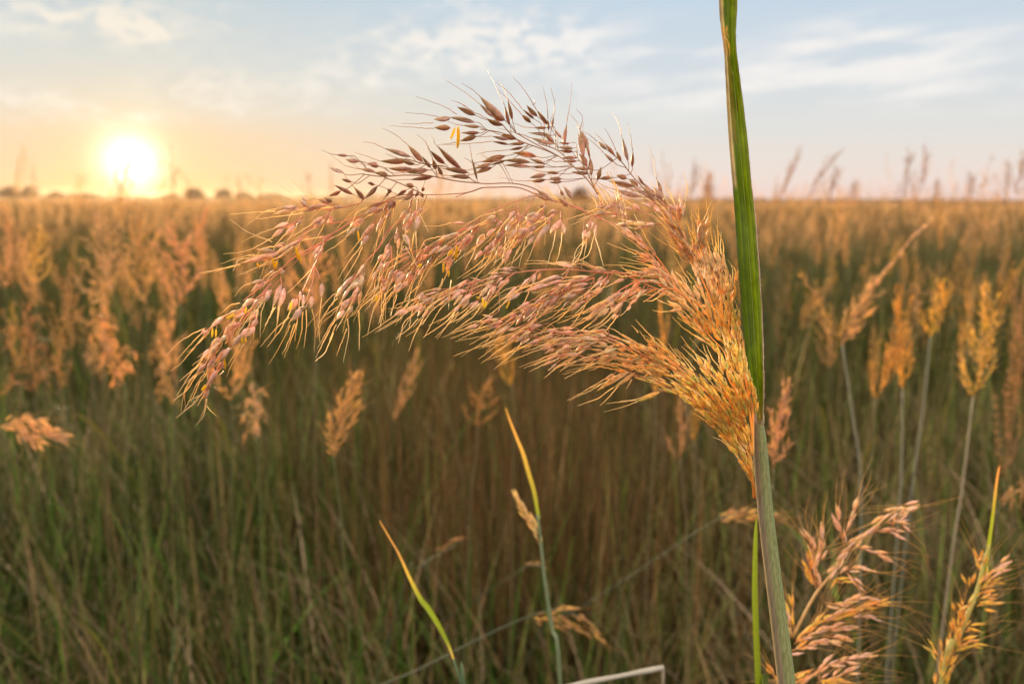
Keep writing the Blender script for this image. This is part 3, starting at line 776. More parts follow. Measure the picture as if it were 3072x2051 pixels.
ST = {'Z1': '''1700 1120 1600 1085 1440 1045 1310 1012 1180 1050 1000 1120 850 1200 700 1300 550 1400 400 1500;1440 1045 1360 980 1240 930 1100 912 880 912 760 840 600 780;880 912 700 895 500 855 350 830
1400 1040 1200 950 1000 945 900 950 800 985 620 1000 450 1003;900 950 780 990 700 1020;1810 1000 1740 900 1640 800 1500 700 1330 610 1170 520;1640 800 1500 660 1340 600
1500 700 1400 655 1220 590 1060 520 890 490;1210 600 1120 520 1060 450;1810 1000 1700 780 1650 720;2420 1180 2349 1100 2230 1010 2120 900 2060 830 1990 740 1880 650;2349 1140 2200 1020 2080 960 1960 930
1400 1050 1370 1150 1250 1300 1100 1440;1310 1020 1250 1130 1150 1240 1040 1300;1440 1210 1380 1320 1300 1420;1180 1050 1190 1100 1185 1140;1000 1120 1010 1180 1060 1240 1070 1290;1520 1130 1520 1170 1520 1200;600 780 450 760 300 720;500 855 300 850 120 860 -40 840;450 1003 300 930 150 870 0 800;450 1003 250 1010 60 1100''',
      'B': '''1340 100 1150 140 960 200 700 350 400 540 250 600;1320 130 1280 260 1180 400 1040 510 920 720 780 880 700 1000 560 1150;300 600 240 780 150 960 100 1080 20 1250;170 940 210 1010 230 1080;160 950 150 1100 120 1200
1960 480 1700 620 1500 740 1200 960 1000 1100;1600 680 1450 740 1290 770;1300 160 1300 240 1300 310;1390 140 1380 220 1380 340;1150 480 1140 520 1130 560;400 540 200 700 0 830
700 350 450 420 250 430;700 200 400 260 200 260;1070 700 1080 850 1090 970;1040 740 1000 800 960 900;720 180 740 150 760 120''',
      'A': '1960 590 1700 720 1500 830 1385 930 1330 1000 1160 1140 1000 1260 900 1340;1960 350 1800 420 1600 560 1500 680;1600 350 1500 420 1400 480;1340 1050 1345 1100 1350 1150',
      'C': '1140 0 1000 150 850 260 640 360 450 520;1140 0 960 250 760 480 600 640 500 850 430 1200;1000 280 960 400 850 520',
      'E': '''2600 520 2300 400 1960 250 1850 270 1400 230 1050 235 760 270 560 310 200 390 0 450;1700 330 1350 400 1100 560 960 660 800 800 600 900;1960 1060 1500 1000 1210 1000 960 1100
1960 1250 1700 1280 1450 1230 1250 1250 1100 1350;760 270 650 350 560 480 440 560;1050 235 950 320 840 440;1850 270 1840 340 1700 500 1560 620;1100 560 1000 700 900 860 650 950;1400 230 1350 320 1200 470''',
      'F': '''1700 1560 1500 1250 1300 1050 1230 920 1100 720 900 500 650 330 330 190 150 110 0 50;1800 1560 1700 1200 1600 950 1500 750 1380 560 1270 350 1130 130 980 20;1850 1560 1820 1200 1780 950 1700 800
1900 1560 1930 1150 1950 900;1240 1000 1100 900 900 850 540 860 300 800;1200 1030 1000 960 870 940 600 1080 300 1350;1640 950 1620 750 1580 500 1600 300;1350 450 1330 250 1350 100
330 190 450 160 600 150;270 190 280 230 290 270;560 290 700 280 930 285;1380 560 1300 420 1180 250;950 850 850 950 700 1150 560 1300;1300 1050 1150 1050 900 1200''',
      'G': '''1455 1700 1440 1560 1330 1300 1150 1080 950 850 780 720 560 620 380 560;1450 1700 1430 1500 1400 1300 1250 1050 1050 800 850 600 650 480 450 380 250 280 50 180;1400 1250 1200 950 1000 700 800 530 600 370 450 260
1430 1300 1370 1000 1300 750 1200 550 1180 350 1050 200 900 30;1430 1300 1430 1100 1400 850 1340 600 1280 350 1230 150 1150 0;1440 1300 1440 1000 1430 850 1380 650 1330 400 1290 150 1270 0
1370 1000 1270 900 1180 700 1060 560 980 430''',
      }
# dense lower racemes, filled with overlapping spikelets: frame, axis, half width in source px, spacing
FILL = [('G', '1440 1560 1330 1300 1150 1080 950 850 780 720 560 620', 16, 7.5), ('G', '1430 1400 1400 1300 1250 1050 1050 800 850 600 650 480 450 380 250 280', 26, 6.0),
        ('G', '1400 1250 1200 950 1000 700 800 530 600 370 450 260', 26, 6.5), ('G', '1425 1200 1370 1000 1300 750 1200 550 1180 350 1050 200 900 30', 26, 5.5),
        ('G', '1430 1200 1400 850 1340 600 1280 350 1230 150 1150 0', 24, 5.5), ('G', '1440 1100 1430 850 1380 650 1330 400 1290 150 1270 0', 18, 6.5),
        ('G', '1370 1000 1270 900 1180 700 1060 560 980 430', 16, 9), ('G', '1300 1250 1150 1000 950 800 750 640', 22, 8),
        ('F', '1700 1560 1500 1250 1300 1050 1230 930', 26, 7), ('F', '1800 1560 1700 1200 1600 950 1500 750 1380 560 1270 350', 18, 8), ('F', '1850 1560 1820 1200 1780 950 1720 800', 22, 9),
        ('F', '1900 1500 1930 1200 1950 950', 14, 10), ('F', '1100 760 900 540 700 380', 8, 14), ('F', '1600 1500 1400 1300 1260 1120', 24, 9),
        ('G', '450 380 300 330 100 250 0 210', 26, 10), ('G', '560 620 400 560 200 480', 14, 14), ('G', '650 480 450 440 250 420 60 400', 22, 11),
        ('F', '1500 750 1380 560 1270 350 1130 130 980 20', 15, 8), ('F', '1640 950 1620 750 1580 500 1600 300', 15, 7), ('Z1', '2349 1100 2230 1010 2120 900', 13, 12), ('F', '1800 1200 1760 900 1720 660', 14, 10),
        ('F', '1870 1250 1840 950 1810 680', 14, 10), ('F', '1360 300 1340 150 1350 30', 8, 12), ('F', '1250 950 1100 850 950 830', 14, 9),
        ('E', '1960 1180 1700 1150 1450 1150 1200 1180', 22, 16), ('E', '1900 1050 1600 1010 1300 1020', 16, 18), ('E', '1500 380 1300 480 1100 620', 26, 15),
        ('F', '1220 980 1050 920 850 930', 18, 12), ('F', '1000 1040 800 1060 600 1180', 18, 16), ('E', '900 900 750 960 600 1000', 18, 16)]


def parse(txt, k=None):
    rows = []
    for r in txt.replace('\n', ';').split(';'):
        r = r.strip()
        if r: rows.append([float(t) for t in r.split()])
    return rows


def fr(f, x, y):
    ox, oy, s = FR[f]
    return ox + x * s, oy + y * s


# ---- the plant
top = D(1742, 962, 0.408)
pts = [D(1741, 950, 0.412), D(1747, 1040, 0.412), D(1759, 1180, 0.413), D(1777, 1330, 0.414), D(1796, 1480, 0.415), D(1808, 1580, 0.416)]
dirn = norm(pts[-1] - pts[-2])
ground_pt = pts[-1] + dirn * (pts[-1][2] / -dirn[2])
main = empty('grass_plant', (ground_pt[0], ground_pt[1], 0))
tag(main, 'sharp arching pink and golden seed head on a thick stem with one upright green leaf', 'grass plant')
culm = MB()
Pc = smooth(pts, 8) + [pts[-1] + (ground_pt - pts[-1]) * t for t in (0.25, 0.5, 0.75, 1.0)]
sides = 18
rad = []
for i, p in enumerate(Pc):
    rad.append(float(np.interp(i, [0, 1, 3, 5, 8, 16, 24, 40], [0.0012, 0.0016, 0.0024, 0.0029, 0.0032, 0.0035, 0.0037, 0.0042])))
culm.tube(Pc, rad, c_(0.2, 0.24, 0.10), sides)
# stripes along the culm: mauve on its left flank, blue-green on its right
vi = 0
for i in range(len(Pc)):
    for k in range(sides):
        a = 2 * math.pi * k / sides
        pos = culm.v[vi] - Pc[i]
        s = pos[0] / (rad[i] + 1e-9)
        g1 = c_(0.25, 0.29, 0.12) * (1.12 if k % 2 else 0.86); m1 = c_(0.30, 0.19, 0.13) * (1.1 if k % 2 else 0.85)
        t = min(1, max(0, (s + 0.25) / 0.7))
        col = m1 * (1 - t) + g1 * t
        if i < 3: col = c_(0.55, 0.33, 0.32)
        culm.c[vi] = col; vi += 1
culm.build('stem', M_STEM, main)
# sheath: a thin wrap round the stem whose orange margin runs down its left side
sh = MB()
for i in range(10, len(Pc) - 1):
    pass
n = len(Pc)
b0 = 0
ncols = 9
for i in range(n):
    t = norm(Pc[min(i + 1, n - 1)] - Pc[max(i - 1, 0)])
    vdir = norm(Pc[i] - np.array([0, 0, CAM_H])); sdir = norm(np.cross(t, vdir)); ndir = np.cross(sdir, t)
    if sdir[0] < 0: sdir = -sdir
    for k in range(ncols):
        an = math.radians(150 + 150 * k / (ncols - 1))  # left flank round the front
        op = max(0, 1 - i / 14.0) * 0.0008
        lift = 0.0007 * (1 if k > 0 else 2.2) + (op if k < 3 else 0)
        r = rad[i] + lift
        fdir = -norm(vdir - t * np.dot(vdir, t))
        q = Pc[i] + sdir * math.cos(an) * r - fdir * math.sin(an) * r
        sh.v.append(q)
        edge = max(0, 1 - k / 1.4)
        base_ = c_(0.25, 0.19, 0.11) if k < 6 else c_(0.24, 0.25, 0.10)
        col = base_ * (1 - edge) + c_(0.80, 0.46, 0.22) * edge
        if i < 2: col = c_(0.60, 0.38, 0.36)
        sh.c.append(col * (1.1 if k % 2 else 0.9))
for i in range(n - 1):
    for k in range(ncols - 1):
        sh.f.append((i * ncols + k, i * ncols + k + 1, (i + 1) * ncols + k + 1, (i + 1) * ncols + k))
sh.build('sheath', M_STEM, main)
# collar where the leaf leaves the stem
co = MB()
cp = D(1744, 958, 0.409)
co.seed(D(1746, 985, 0.411), D(1741, 915, 0.406), 0.0040, c_(0.40, 0.32, 0.16), c_(0.45, 0.42, 0.12), c_(0.46, 0.34, 0.22), 10)
co.build('collar', M_STEM, main)

# the leaf blade
LE = [(-260, 1652, 1672), (-160, 1648, 1680), (-60, 1646, 1688), (0, 1649, 1692), (40, 1651, 1690), (75, 1655, 1688), (95, 1658, 1689), (120, 1661, 1690), (180, 1664, 1698), (260, 1668, 1708), (340, 1673, 1717), (420, 1680, 1724),
      (500, 1686, 1733), (600, 1692, 1741), (700, 1700, 1747), (800, 1709, 1751), (860, 1717, 1752), (910, 1727, 1752), (940, 1735, 1751), (962, 1738, 1749)]
rows = []
for i in range(len(LE) - 1):
    for k in range(4):
        t = k / 4
        rows.append([LE[i][j] * (1 - t) + LE[i + 1][j] * t for j in range(3)])
rows.append(list(LE[-1]))
leaf = MB()
NC = 24
for (yy, lx, rx) in rows:
    for k in range(NC + 1):
        q = k / NC
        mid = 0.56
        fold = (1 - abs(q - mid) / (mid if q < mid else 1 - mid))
        dz = 0.404 + 0.0022 * fold - 0.0012 * math.sin(q * 9) * 0.25 + 0.0004 * math.sin(yy / 37 + q * 5)
        if q < 0.22: dz -= 0.0028 * (0.22 - q) / 0.22
        jit = random.uniform(-0.35, 0.35) if k in (0, NC) else 0
        leaf.v.append(D(lx + (rx - lx) * q + jit, yy, dz))
        st = 0.68 + 0.62 * ((k * 7919) % 13) / 13
        if abs(q - mid) < 0.03: st = 0.8
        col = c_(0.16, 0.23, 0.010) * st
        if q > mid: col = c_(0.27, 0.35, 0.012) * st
        tear = 1.0 if (q < 0.24 and yy < 430) else 0.0
        if tear:
            col = c_(0.42, 0.34, 0.20) if q < 0.10 else (c_(0.55, 0.50, 0.46) if q < 0.17 else c_(0.34, 0.28, 0.07))
        if 60 < yy < 130 and q < 0.42 and math.sin(yy * 0.9 + q * 30) > -0.2: col = c_(0.60, 0.40, 0.14)
        if 130 < yy < 330 and 0.17 < q < 0.42: col = c_(0.24, 0.22, 0.03)
        for (sx_, sy_, sr_) in ((0.93, 562, 9), (0.90, 640, 7), (0.3, 505, 4), (0.72, 760, 4), (0.2, 690, 5), (0.95, 470, 6), (0.62, 240, 4)):
            if (q - sx_) ** 2 * 3000 + (yy - sy_) ** 2 < sr_ ** 2: col = c_(0.26, 0.13, 0.04)
        col = col * (0.93 + 0.14 * math.sin(yy * 0.11 + 2 * math.sin(yy * 0.037)) * math.sin(q * 6 + yy * 0.01))
        if q > 0.975: col = c_(0.36, 0.22, 0.10)
        if yy > 900:
            f_ = min(1, (yy - 900) / 60) * (1 if 0.3 < q < 0.8 else 0.4)
            col = col * (1 - f_) + c_(0.55, 0.42, 0.22) * f_
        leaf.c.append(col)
for i in range(len(rows) - 1):
    for k in range(NC):
        leaf.f.append((i * (NC + 1) + k, i * (NC + 1) + k + 1, (i + 1) * (NC + 1) + k + 1, (i + 1) * (NC + 1) + k))
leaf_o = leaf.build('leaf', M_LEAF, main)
sol = leaf_o.modifiers.new('thickness', 'SOLIDIFY'); sol.thickness = 0.00025
rib = MB()
rp = [D(lx + (rx - lx) * 0.56, yy, 0.4057) for (yy, lx, rx) in rows if yy > 150 and yy < 930]
rib.tube(rp, 0.00022, c_(0.42, 0.50, 0.10), 5)
rib.build('midrib', M_LEAF, leaf_o)
mar = MB()
rp = [D(lx + (rx - lx) * 0.995 + random.uniform(-.5, .5), yy, 0.4035) for (yy, lx, rx) in rows if yy > 400 and yy < 950]
mar.tube(rp, 0.00022, c_(0.62, 0.42, 0.32), 4)
for (yy, lx, rx) in rows:
    if yy > 350:
        for _ in range(5):
            y2 = yy + random.uniform(-12, 12)
            p = D(rx + 0.2, y2, 0.4035)
            mar.hair(p, p + np.array([0.0005, 0, 0.0005]) * random.uniform(.5, 1.6), 0.00012, c_(0.8, 0.6, 0.5))
mar.build('margin', M_STEM, leaf_o)

# ---- branches
stem_pts = []
for f, txt in ST.items():
    for row in parse(txt):
        P2 = [fr(f, row[i], row[i + 1]) for i in range(0, len(row) - 1, 2)]
        P3 = smooth([W(x, y) for x, y in P2], 7)
        px2 = smooth([np.array(p) for p in P2], 7)
        m = len(P3)
        mb = MB()
        x0, y0 = P2[0]
        thick = 0.00060 if f in ('G',) else (0.00048 if f == 'F' else 0.00034)
        endt = 0.00024
        cols = []
        for q in px2:
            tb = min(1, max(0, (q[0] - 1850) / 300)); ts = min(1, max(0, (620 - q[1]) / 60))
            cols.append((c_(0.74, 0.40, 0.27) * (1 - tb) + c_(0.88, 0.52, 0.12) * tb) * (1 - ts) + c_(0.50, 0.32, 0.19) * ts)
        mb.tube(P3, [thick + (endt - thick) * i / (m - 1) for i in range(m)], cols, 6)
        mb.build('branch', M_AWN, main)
        for a, b in zip(px2, P3): stem_pts.append((a[0], a[1], b))
SPx = np.array([[a, b] for a, b, _ in stem_pts])

# ---- spikelets
spk = []   # base2d, tip2d, width px, rank
for f, txt in SP.items():
    s = FR[f][2]
    for r in parse(txt):
        b = fr(f, r[0], r[1]); t = fr(f, r[2], r[3])
        spk.append([b, t, r[4] * s, True])
for f, axis, half, step in FILL:
    row = parse(axis)[0]
    P2 = smooth([np.array(fr(f, row[i], row[i + 1])) for i in range(0, len(row) - 1, 2)], 12)
    acc_ = 0; side_ = 1
    for i in range(len(P2) - 1):
        seg = P2[i + 1] - P2[i]; l = np.linalg.norm(seg); u = seg / l; nrm_ = np.array([-u[1], u[0]])
        acc_ += l
        while acc_ > step * 0.98:
            acc_ -= step * 0.98
            side_ = -side_
            off = side_ * half * 0.85 * random.random() ** 0.7
            b = P2[i] + nrm_ * off + u * random.uniform(-6, 6)
            an = side_ * random.uniform(-0.05, 0.30)
            dv = u * math.cos(an) + nrm_ * math.sin(an)
            ln = random.uniform(32, 48)
            t = b + dv * ln
            if b[1] > 1255 and b[0] > 2243 + (b[1] - 1255) * 0.12: continue
            spk.append([tuple(b), tuple(t), random.uniform(9.5, 14), False])


def spikelet(mb, b2, t2, w2, hairs=6):
    d0 = random.uniform(-0.004, 0.004)
    d1 = d0 + random.uniform(-0.0025, 0.0025)
    b = W(b2[0], b2[1], d0); t = W(t2[0], t2[1], d1)
    c1, c2, c3 = seed_cols(*b2)
    k = DEPTH / F
    w = w2 * k * (1.12 if b2[1] < 600 else 0.86)
    rot = random.uniform(0, 6.28)
    bend = random.uniform(-0.04, 0.06)
    mb.seed(b, t, w * 0.92, c1, c2, c3, 10, rot, 0.72, bend)
    # the second glume, shorter and clasping one side
    ax = norm(t - b); L_ = np.linalg.norm(t - b)
    u = norm(np.cross(ax, norm(b - np.array([0, 0, CAM_H])))) * random.choice((-1, 1))
    o = u * w * 0.20
    mb.seed(b + o * 0.3 + ax * L_ * 0.02, t + o * 0.6 - ax * L_ * random.uniform(0.08, 0.2), w * 0.62, c3 * 1.05, c2 * 0.95, c1, 8, rot + 1.2, 0.7, -bend)
    if b2[1] > 560:
        hc = PALE
        for _ in range(hairs):
            q = random.uniform(0.0, 0.9)
            p = b + ax * L_ * q + u * w * 0.42 * random.choice((-1, 1)) * math.sin(math.pi * min(0.98, q + 0.1))
            mb.hair(p, p + (ax * random.uniform(0.3, 1) + norm(p - (b + ax * L_ * q)) * random.uniform(0.3, 1)) * w * 0.42, 0.00013, hc)
    return b, t


def awn_cols(x, y, n):
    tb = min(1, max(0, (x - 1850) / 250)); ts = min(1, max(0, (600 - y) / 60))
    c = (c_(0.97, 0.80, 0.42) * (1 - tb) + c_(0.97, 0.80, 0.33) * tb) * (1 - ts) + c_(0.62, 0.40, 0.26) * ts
    c = c * random.uniform(0.85, 1.12)
    return [c * (1 - 0.15 * i / n) for i in range(n)]


def awn(mb, P2, d0=None, r0=0.00027):
    d0 = random.uniform(-0.004, 0.004) if d0 is None else d0
    m = len(P2); dd = random.uniform(-0.012, 0.012)
    P3 = smooth([W(p[0], p[1], d0 + dd * (i / (m - 1)) ** 1.5) for i, p in enumerate(P2)], 6)
    n_ = len(P3)
    k = norm(P3[-1] - P3[0]); s = norm(np.cross(k, np.array([0.2, 1, 0.1])))
    for i in range(1, n_ - 1): P3[i] = P3[i] + s * random.uniform(-1, 1) * 0.00018
    if P2[0][1] < 600: r0 *= 0.75
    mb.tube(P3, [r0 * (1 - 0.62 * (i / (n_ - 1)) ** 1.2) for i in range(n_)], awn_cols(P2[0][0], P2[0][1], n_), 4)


awn_list = []
for f, txt in AW.items():
    for r in parse(txt):
        awn_list.append([fr(f, r[i], r[i + 1]) for i in range(0, len(r) - 1, 2)])
start = np.array([a[0] for a in awn_list])
used = set()
clones = []
for b, t, w_, tr_ in spk:
    if tr_ and b[1] > 600:
        u = np.array(t) - np.array(b); l = np.linalg.norm(u); u /= l; nn = np.array([-u[1], u[0]])
        for rep_ in range(2 if (1150 < b[0] < 1850) else 1):
            if random.random() < 0.68:
                o_ = nn * random.uniform(4, 13) * random.choice((-1, 1)) + u * random.uniform(-16, 14)
                an = random.gauss(0, 0.2); d_ = u * math.cos(an) + nn * math.sin(an)
                b2_ = np.array(b) + o_
                clones.append([tuple(b2_), tuple(b2_ + d_ * l * random.uniform(0.75, 1.05)), w_ * random.uniform(0.7, 0.95), None])
for q_ in spk:
    if q_[3] and q_[0][1] > 600:
        b, t = np.array(q_[0]), np.array(q_[1]); q_[1] = tuple(b + (t - b) * 1.12)
spk += clones
spk.sort(key=lambda q: -(math.dist(q[0], q[1]) * q[2] * (1.0 if q[3] else 0.55) * (1.4 if q[0][1] < 600 else 1)))
mass = MB(); mass_awn = MB(); ped = MB()


def auto_awn(b2, t2):
    """the bristle most spikelets carry: a straight run, a bend, a second run"""
    u = np.array(t2) - np.array(b2); u = u / np.linalg.norm(u)
    x, y = t2
    if y < 600 or (x > 1750 and y < 760 and u[1] < 0):
        g = np.array([-0.35, -0.3]); ln = random.uniform(45, 105)
    elif x > 1850:
        g = np.array([-0.35, -0.25]); ln = random.uniform(28, 62)
    elif y > 980 or x > 1350:
        g = np.array([-0.75, 0.45]); ln = random.uniform(60, 135)
    else:
        g = np.array([-0.2, 0.75]); ln = random.uniform(55, 135)
    t = np.array(t2)
    a = u * 0.9 + g * 0.25; a /= np.linalg.norm(a)
    b = u * 0.45 + g; b /= np.linalg.norm(b)
    an = random.gauss(0, 0.14); ca, sa = math.cos(an), math.sin(an)
    b = np.array([b[0] * ca - b[1] * sa, b[0] * sa + b[1] * ca])
    k = random.uniform(0.3, 0.5)
    p1 = t + a * ln * k
    return [tuple(t - u * 3), tuple(p1), tuple(p1 + b * ln * (1 - k) * 0.5), tuple(p1 + b * ln * (1 - k))]


for i, (b2, t2, w2, tr) in enumerate(spk):
    own = i < 100
    mb = MB() if own else mass
    spikelet(mb, b2, t2, w2, 7 if tr else 3)
    ds = np.hypot(start[:, 0] - t2[0], start[:, 1] - t2[1])
    j = int(np.argmin(ds))
    aw = None
    if ds[j] < 14 and j not in used:
        used.add(j); aw = awn_list[j]
    elif random.random() < (0.75 if t2[1] > 600 else 0.45) * (1 if tr else (0.75 if tr is None else (0.65 if b2[0] < 1900 else 0.32))):
        aw = auto_awn(b2, t2)
    # pedicel to the nearest branch
    dd = np.hypot(SPx[:, 0] - b2[0], SPx[:, 1] - b2[1]); jn = int(np.argmin(dd))
    bb = W(*b2)
    if dd[jn] < 75 and tr is not False:
        u = np.array(b2) - np.array(t2); u = u / np.linalg.norm(u)
        dist = dd[jn]
        # prefer an attachment lying behind the spikelet
        sc = dd - 0.9 * ((SPx[:, 0] - b2[0]) * u[0] + (SPx[:, 1] - b2[1]) * u[1])
        jn = int(np.argmin(sc + (dd > 90) * 999))
        ped.tube(smooth([stem_pts[jn][2], W(b2[0] + u[0] * dd[jn] * 0.35, b2[1] + u[1] * dd[jn] * 0.35), bb], 5), 0.00017,
                 c_(0.62, 0.33, 0.2) if b2[1] > 600 else c_(0.42, 0.24, 0.14), 4)
    if own:
        so_ = mb.build('spikelet', M_SEED, main)
        if aw:
            ab = MB(); awn(ab, aw); ab.build('awn', M_AWN, so_)
    elif aw: awn(mass_awn, aw)
for j, a in enumerate(awn_list):
    if j not in used: awn(mass_awn, a)
o = mass.build('spikelets', M_SEED, main); o['kind'] = 'stuff'
o = mass_awn.build('awns', M_AWN, main); o['kind'] = 'stuff'
o = ped.build('pedicels', M_AWN, main); o['kind'] = 'stuff'
for f, txt in ANTH.items():
    s = FR[f][2]
    for r in parse(txt):
        mb = MB()
        b = fr(f, r[0], r[1]); t = fr(f, r[2], r[3])
        dpt = -0.006
        mb.seed(W(b[0], b[1], dpt), W(t[0], t[1], dpt), r[4] * s * DEPTH / F, YELLOW, YELLOW * 0.9, c_(0.85, 0.55, 0.03), 8, 0.3, 0.6, 0.03,
                prof=((0, .35), (.08, .75), (.3, 1), (.6, 1), (.85, .8), (1, .3)))
        mb.tube([W(b[0] + 4, b[1] - 10, dpt + 0.003), W(b[0], b[1], dpt)], 0.0001, PALE, 4)
        mb.build('anther', M_ANTHER, main)

# ------------------------------------------------------------------ other plants, one by one
def raceme(mb, mba, P3, size, half, step, cols, awn_len, sides=6, spread=0.35, awn_p=0.7, taper=True, fat=0.21):
    P3 = smooth(P3, 6)
    acc_ = 0; tot = sum(np.linalg.norm(P3[i + 1] - P3[i]) for i in range(len(P3) - 1)); run = 0
    for i in range(len(P3) - 1):
        seg = P3[i + 1] - P3[i]; l = np.linalg.norm(seg)
        if l < 1e-9: continue
        u = seg / l; acc_ += l; run += l
        while acc_ > step:
            acc_ -= step
            a = random.uniform(0, 6.28)
            s1 = norm(np.cross(u, np.array([0.1, 1, 0.2]))); s2 = np.cross(u, s1)
            r_ = s1 * math.cos(a) + s2 * math.sin(a)
            f_ = 1 - 0.6 * run / tot if taper else 1
            b = P3[i] + r_ * half * f_ * random.random() + u * random.uniform(-.5, .5) * step
            an = random.uniform(0.0, spread)
            d_ = u * math.cos(an) + r_ * math.sin(an)
            ln = size * random.uniform(0.75, 1.2)
            c1 = cols[random.randrange(len(cols))]; c2 = cols[random.randrange(len(cols))]
            t = b + d_ * ln
            mb.seed(b, t, ln * fat, c1, c2 * 0.9, c1 * 0.9, sides, a, 0.75, 0.03, prof=((0, .25), (.25, .9), (.5, 1), (.78, .5), (1, .04)))
            if mba is not None and random.random() < awn_p:
                e1 = t + norm(d_ + r_ * 0.2) * awn_len * 0.45
                e2 = e1 + norm(d_ + r_ * 0.35 + np.array([random.gauss(0, .25), random.gauss(0, .25), random.gauss(-0.05, .25)])) * awn_len * random.uniform(0.4, 0.8)
                mba.tube([t - d_ * ln * 0.1, e1, e2], [size * 0.022, size * 0.018, size * 0.008], c_(0.62, 0.42, 0.14), 3, cap=False)


def stem_down(mb, pts, r0, r1, col, lean=(0, 0)):
    """stalk through the traced points and on down to the soil"""
    last = pts[-1]
    d = norm(pts[-1] - pts[-2]) if len(pts) > 1 else np.array([0, 0, -1.0])
    if d[2] > -0.5:
        hd = np.array([d[0], d[1], 0.0])
        foot = last + hd * 0.55; foot[2] = 0
        a1 = last + d * 0.16; a2 = last + d * 0.30 + np.array([0, 0, -0.12])
        P_ = smooth(pts + [a1, a2, (a2 + foot) / 2 + hd * 0.08, foot], 5); n_ = len(P_)
        mb.tube(P_, [r0 + (r1 - r0) * (i / (n_ - 1)) ** 0.7 for i in range(n_)], [col * (1 - 0.25 * i / n_) for i in range(n_)], 7)
        return foot
    foot = np.array([last[0] + d[0] * 0.25 + lean[0], last[1] + d[1] * 0.25 + lean[1], 0.0])
    P_ = smooth(pts + [last + (foot - last) * 0.35 + np.array([d[0], d[1], 0]) * 0.03, last + (foot - last) * 0.7, foot], 5)
    n_ = len(P_)
    cols = [col * (1 - 0.25 * i / n_) for i in range(n_)]
    mb.tube(P_, [r0 + (r1 - r0) * (i / (n_ - 1)) ** 0.7 for i in range(n_)], cols, 7)
    return foot


CO_PINK = [c_(0.86, 0.61, 0.44), c_(0.92, 0.66, 0.42), c_(0.84, 0.62, 0.48), c_(0.94, 0.70, 0.40), c_(0.92, 0.65, 0.37)]
CO_GOLD = [c_(0.93, 0.68, 0.20), c_(0.92, 0.64, 0.22), c_(0.86, 0.67, 0.28), c_(0.90, 0.60, 0.26)]
CO_NEAR = [c_(0.90, 0.58, 0.38), c_(0.92, 0.60, 0.24), c_(0.88, 0.60, 0.48), c_(0.94, 0.66, 0.30), c_(0.90, 0.62, 0.46)]
CO_CORNER = [c_(0.95, 0.62, 0.06), c_(0.92, 0.56, 0.08), c_(0.90, 0.66, 0.12), c_(0.92, 0.50, 0.12)]
CO_STRAW = [c_(0.66, 0.48, 0.26), c_(0.70, 0.46, 0.28), c_(0.60, 0.42, 0.22)]
GREEN_STEM = c_(0.20, 0.24, 0.12); MAUVE_STEM = c_(0.26, 0.20, 0.16)


def H(x, y, d):
    return at(2200 + x * 0.4152, 1400 + y * 0.4152, d)


def Hs(txt, d, dj=0.012):
    out = []
    r = parse(txt)[0]
    j = random.uniform(-dj, dj)
    for i in range(0, len(r), 2):
        out.append(H(r[i], r[i + 1], d + j * i / len(r)))
    return out


def plant_root(foot, label, cat='grass plant', group=None, name='seed_head_plant'):
    o = empty(name, (foot[0], foot[1], 0))
    tag(o, label, cat, group)
    return o


# bottom right seed head, half sharp
d = 0.60
st = MB(); sp_ = MB(); aw_ = MB(); br = MB()
mainp = Hs('1350 270 1150 330 1010 450 830 580 720 760 620 880 540 1010 430 1230 330 1500', d, 0.0)
foot = stem_down(st, mainp, 0.0005, 0.0014, c_(0.70, 0.40, 0.14))
o = plant_root(foot, 'pink and orange seed head low at the right, half hidden behind the thick stem')
st.build('stem', M_STEM, o)
RAC = ['1350 270 1150 330 1010 450 830 600 720 760', '620 880 590 780 640 600 650 450', '800 560 770 440 745 330', '810 480 850 350 880 290', '590 640 560 560 520 500', '900 580 1000 610 1100 650', '760 770 870 730 1010 760',
       '820 760 870 820 910 860', '1020 460 1100 460 1200 480', '1100 400 1180 400 1240 420', '440 1280 600 1130 780 1080 930 1020 1080 970', '500 1230 700 1170 880 1150', '410 1330 600 1270 690 1260', '660 1220 740 1230 810 1250',
       '480 1568 640 1450 800 1400 980 1360', '600 1560 750 1510 860 1470', '660 980 760 990 860 960 1010 940', '600 880 560 760 540 640', '440 1180 430 1050 410 950', '700 880 740 830 800 840', '860 1090 960 1080 1000 1090',
       '420 1200 410 1120 400 1080', '620 1500 640 1550 800 1560', '560 1480 500 1540 430 1568', '580 1460 500 1480 440 1520', '1150 430 1210 340 1280 300', '640 1130 720 1070 800 1050', '330 1568 290 1500 270 1450']
for k, t in enumerate(RAC):
    P_ = Hs(t, d)
    br.tube(smooth(P_, 5), 0.0004, c_(0.66, 0.38, 0.16), 5)
    raceme(sp_, aw_, P_, 0.0104, 0.0030, 0.0022 if k in (0, 1, 10) else 0.0030, CO_NEAR if k not in (19, 22, 23, 24, 27, 10, 17, 18) else CO_CORNER, 0.030, 7, 0.35, 0.6)
br.build('branches', M_AWN, o)
sp_.build('panicle', M_SEED, o)
a_ = aw_.build('awns', M_AWN, o); a_['kind'] = 'stuff'

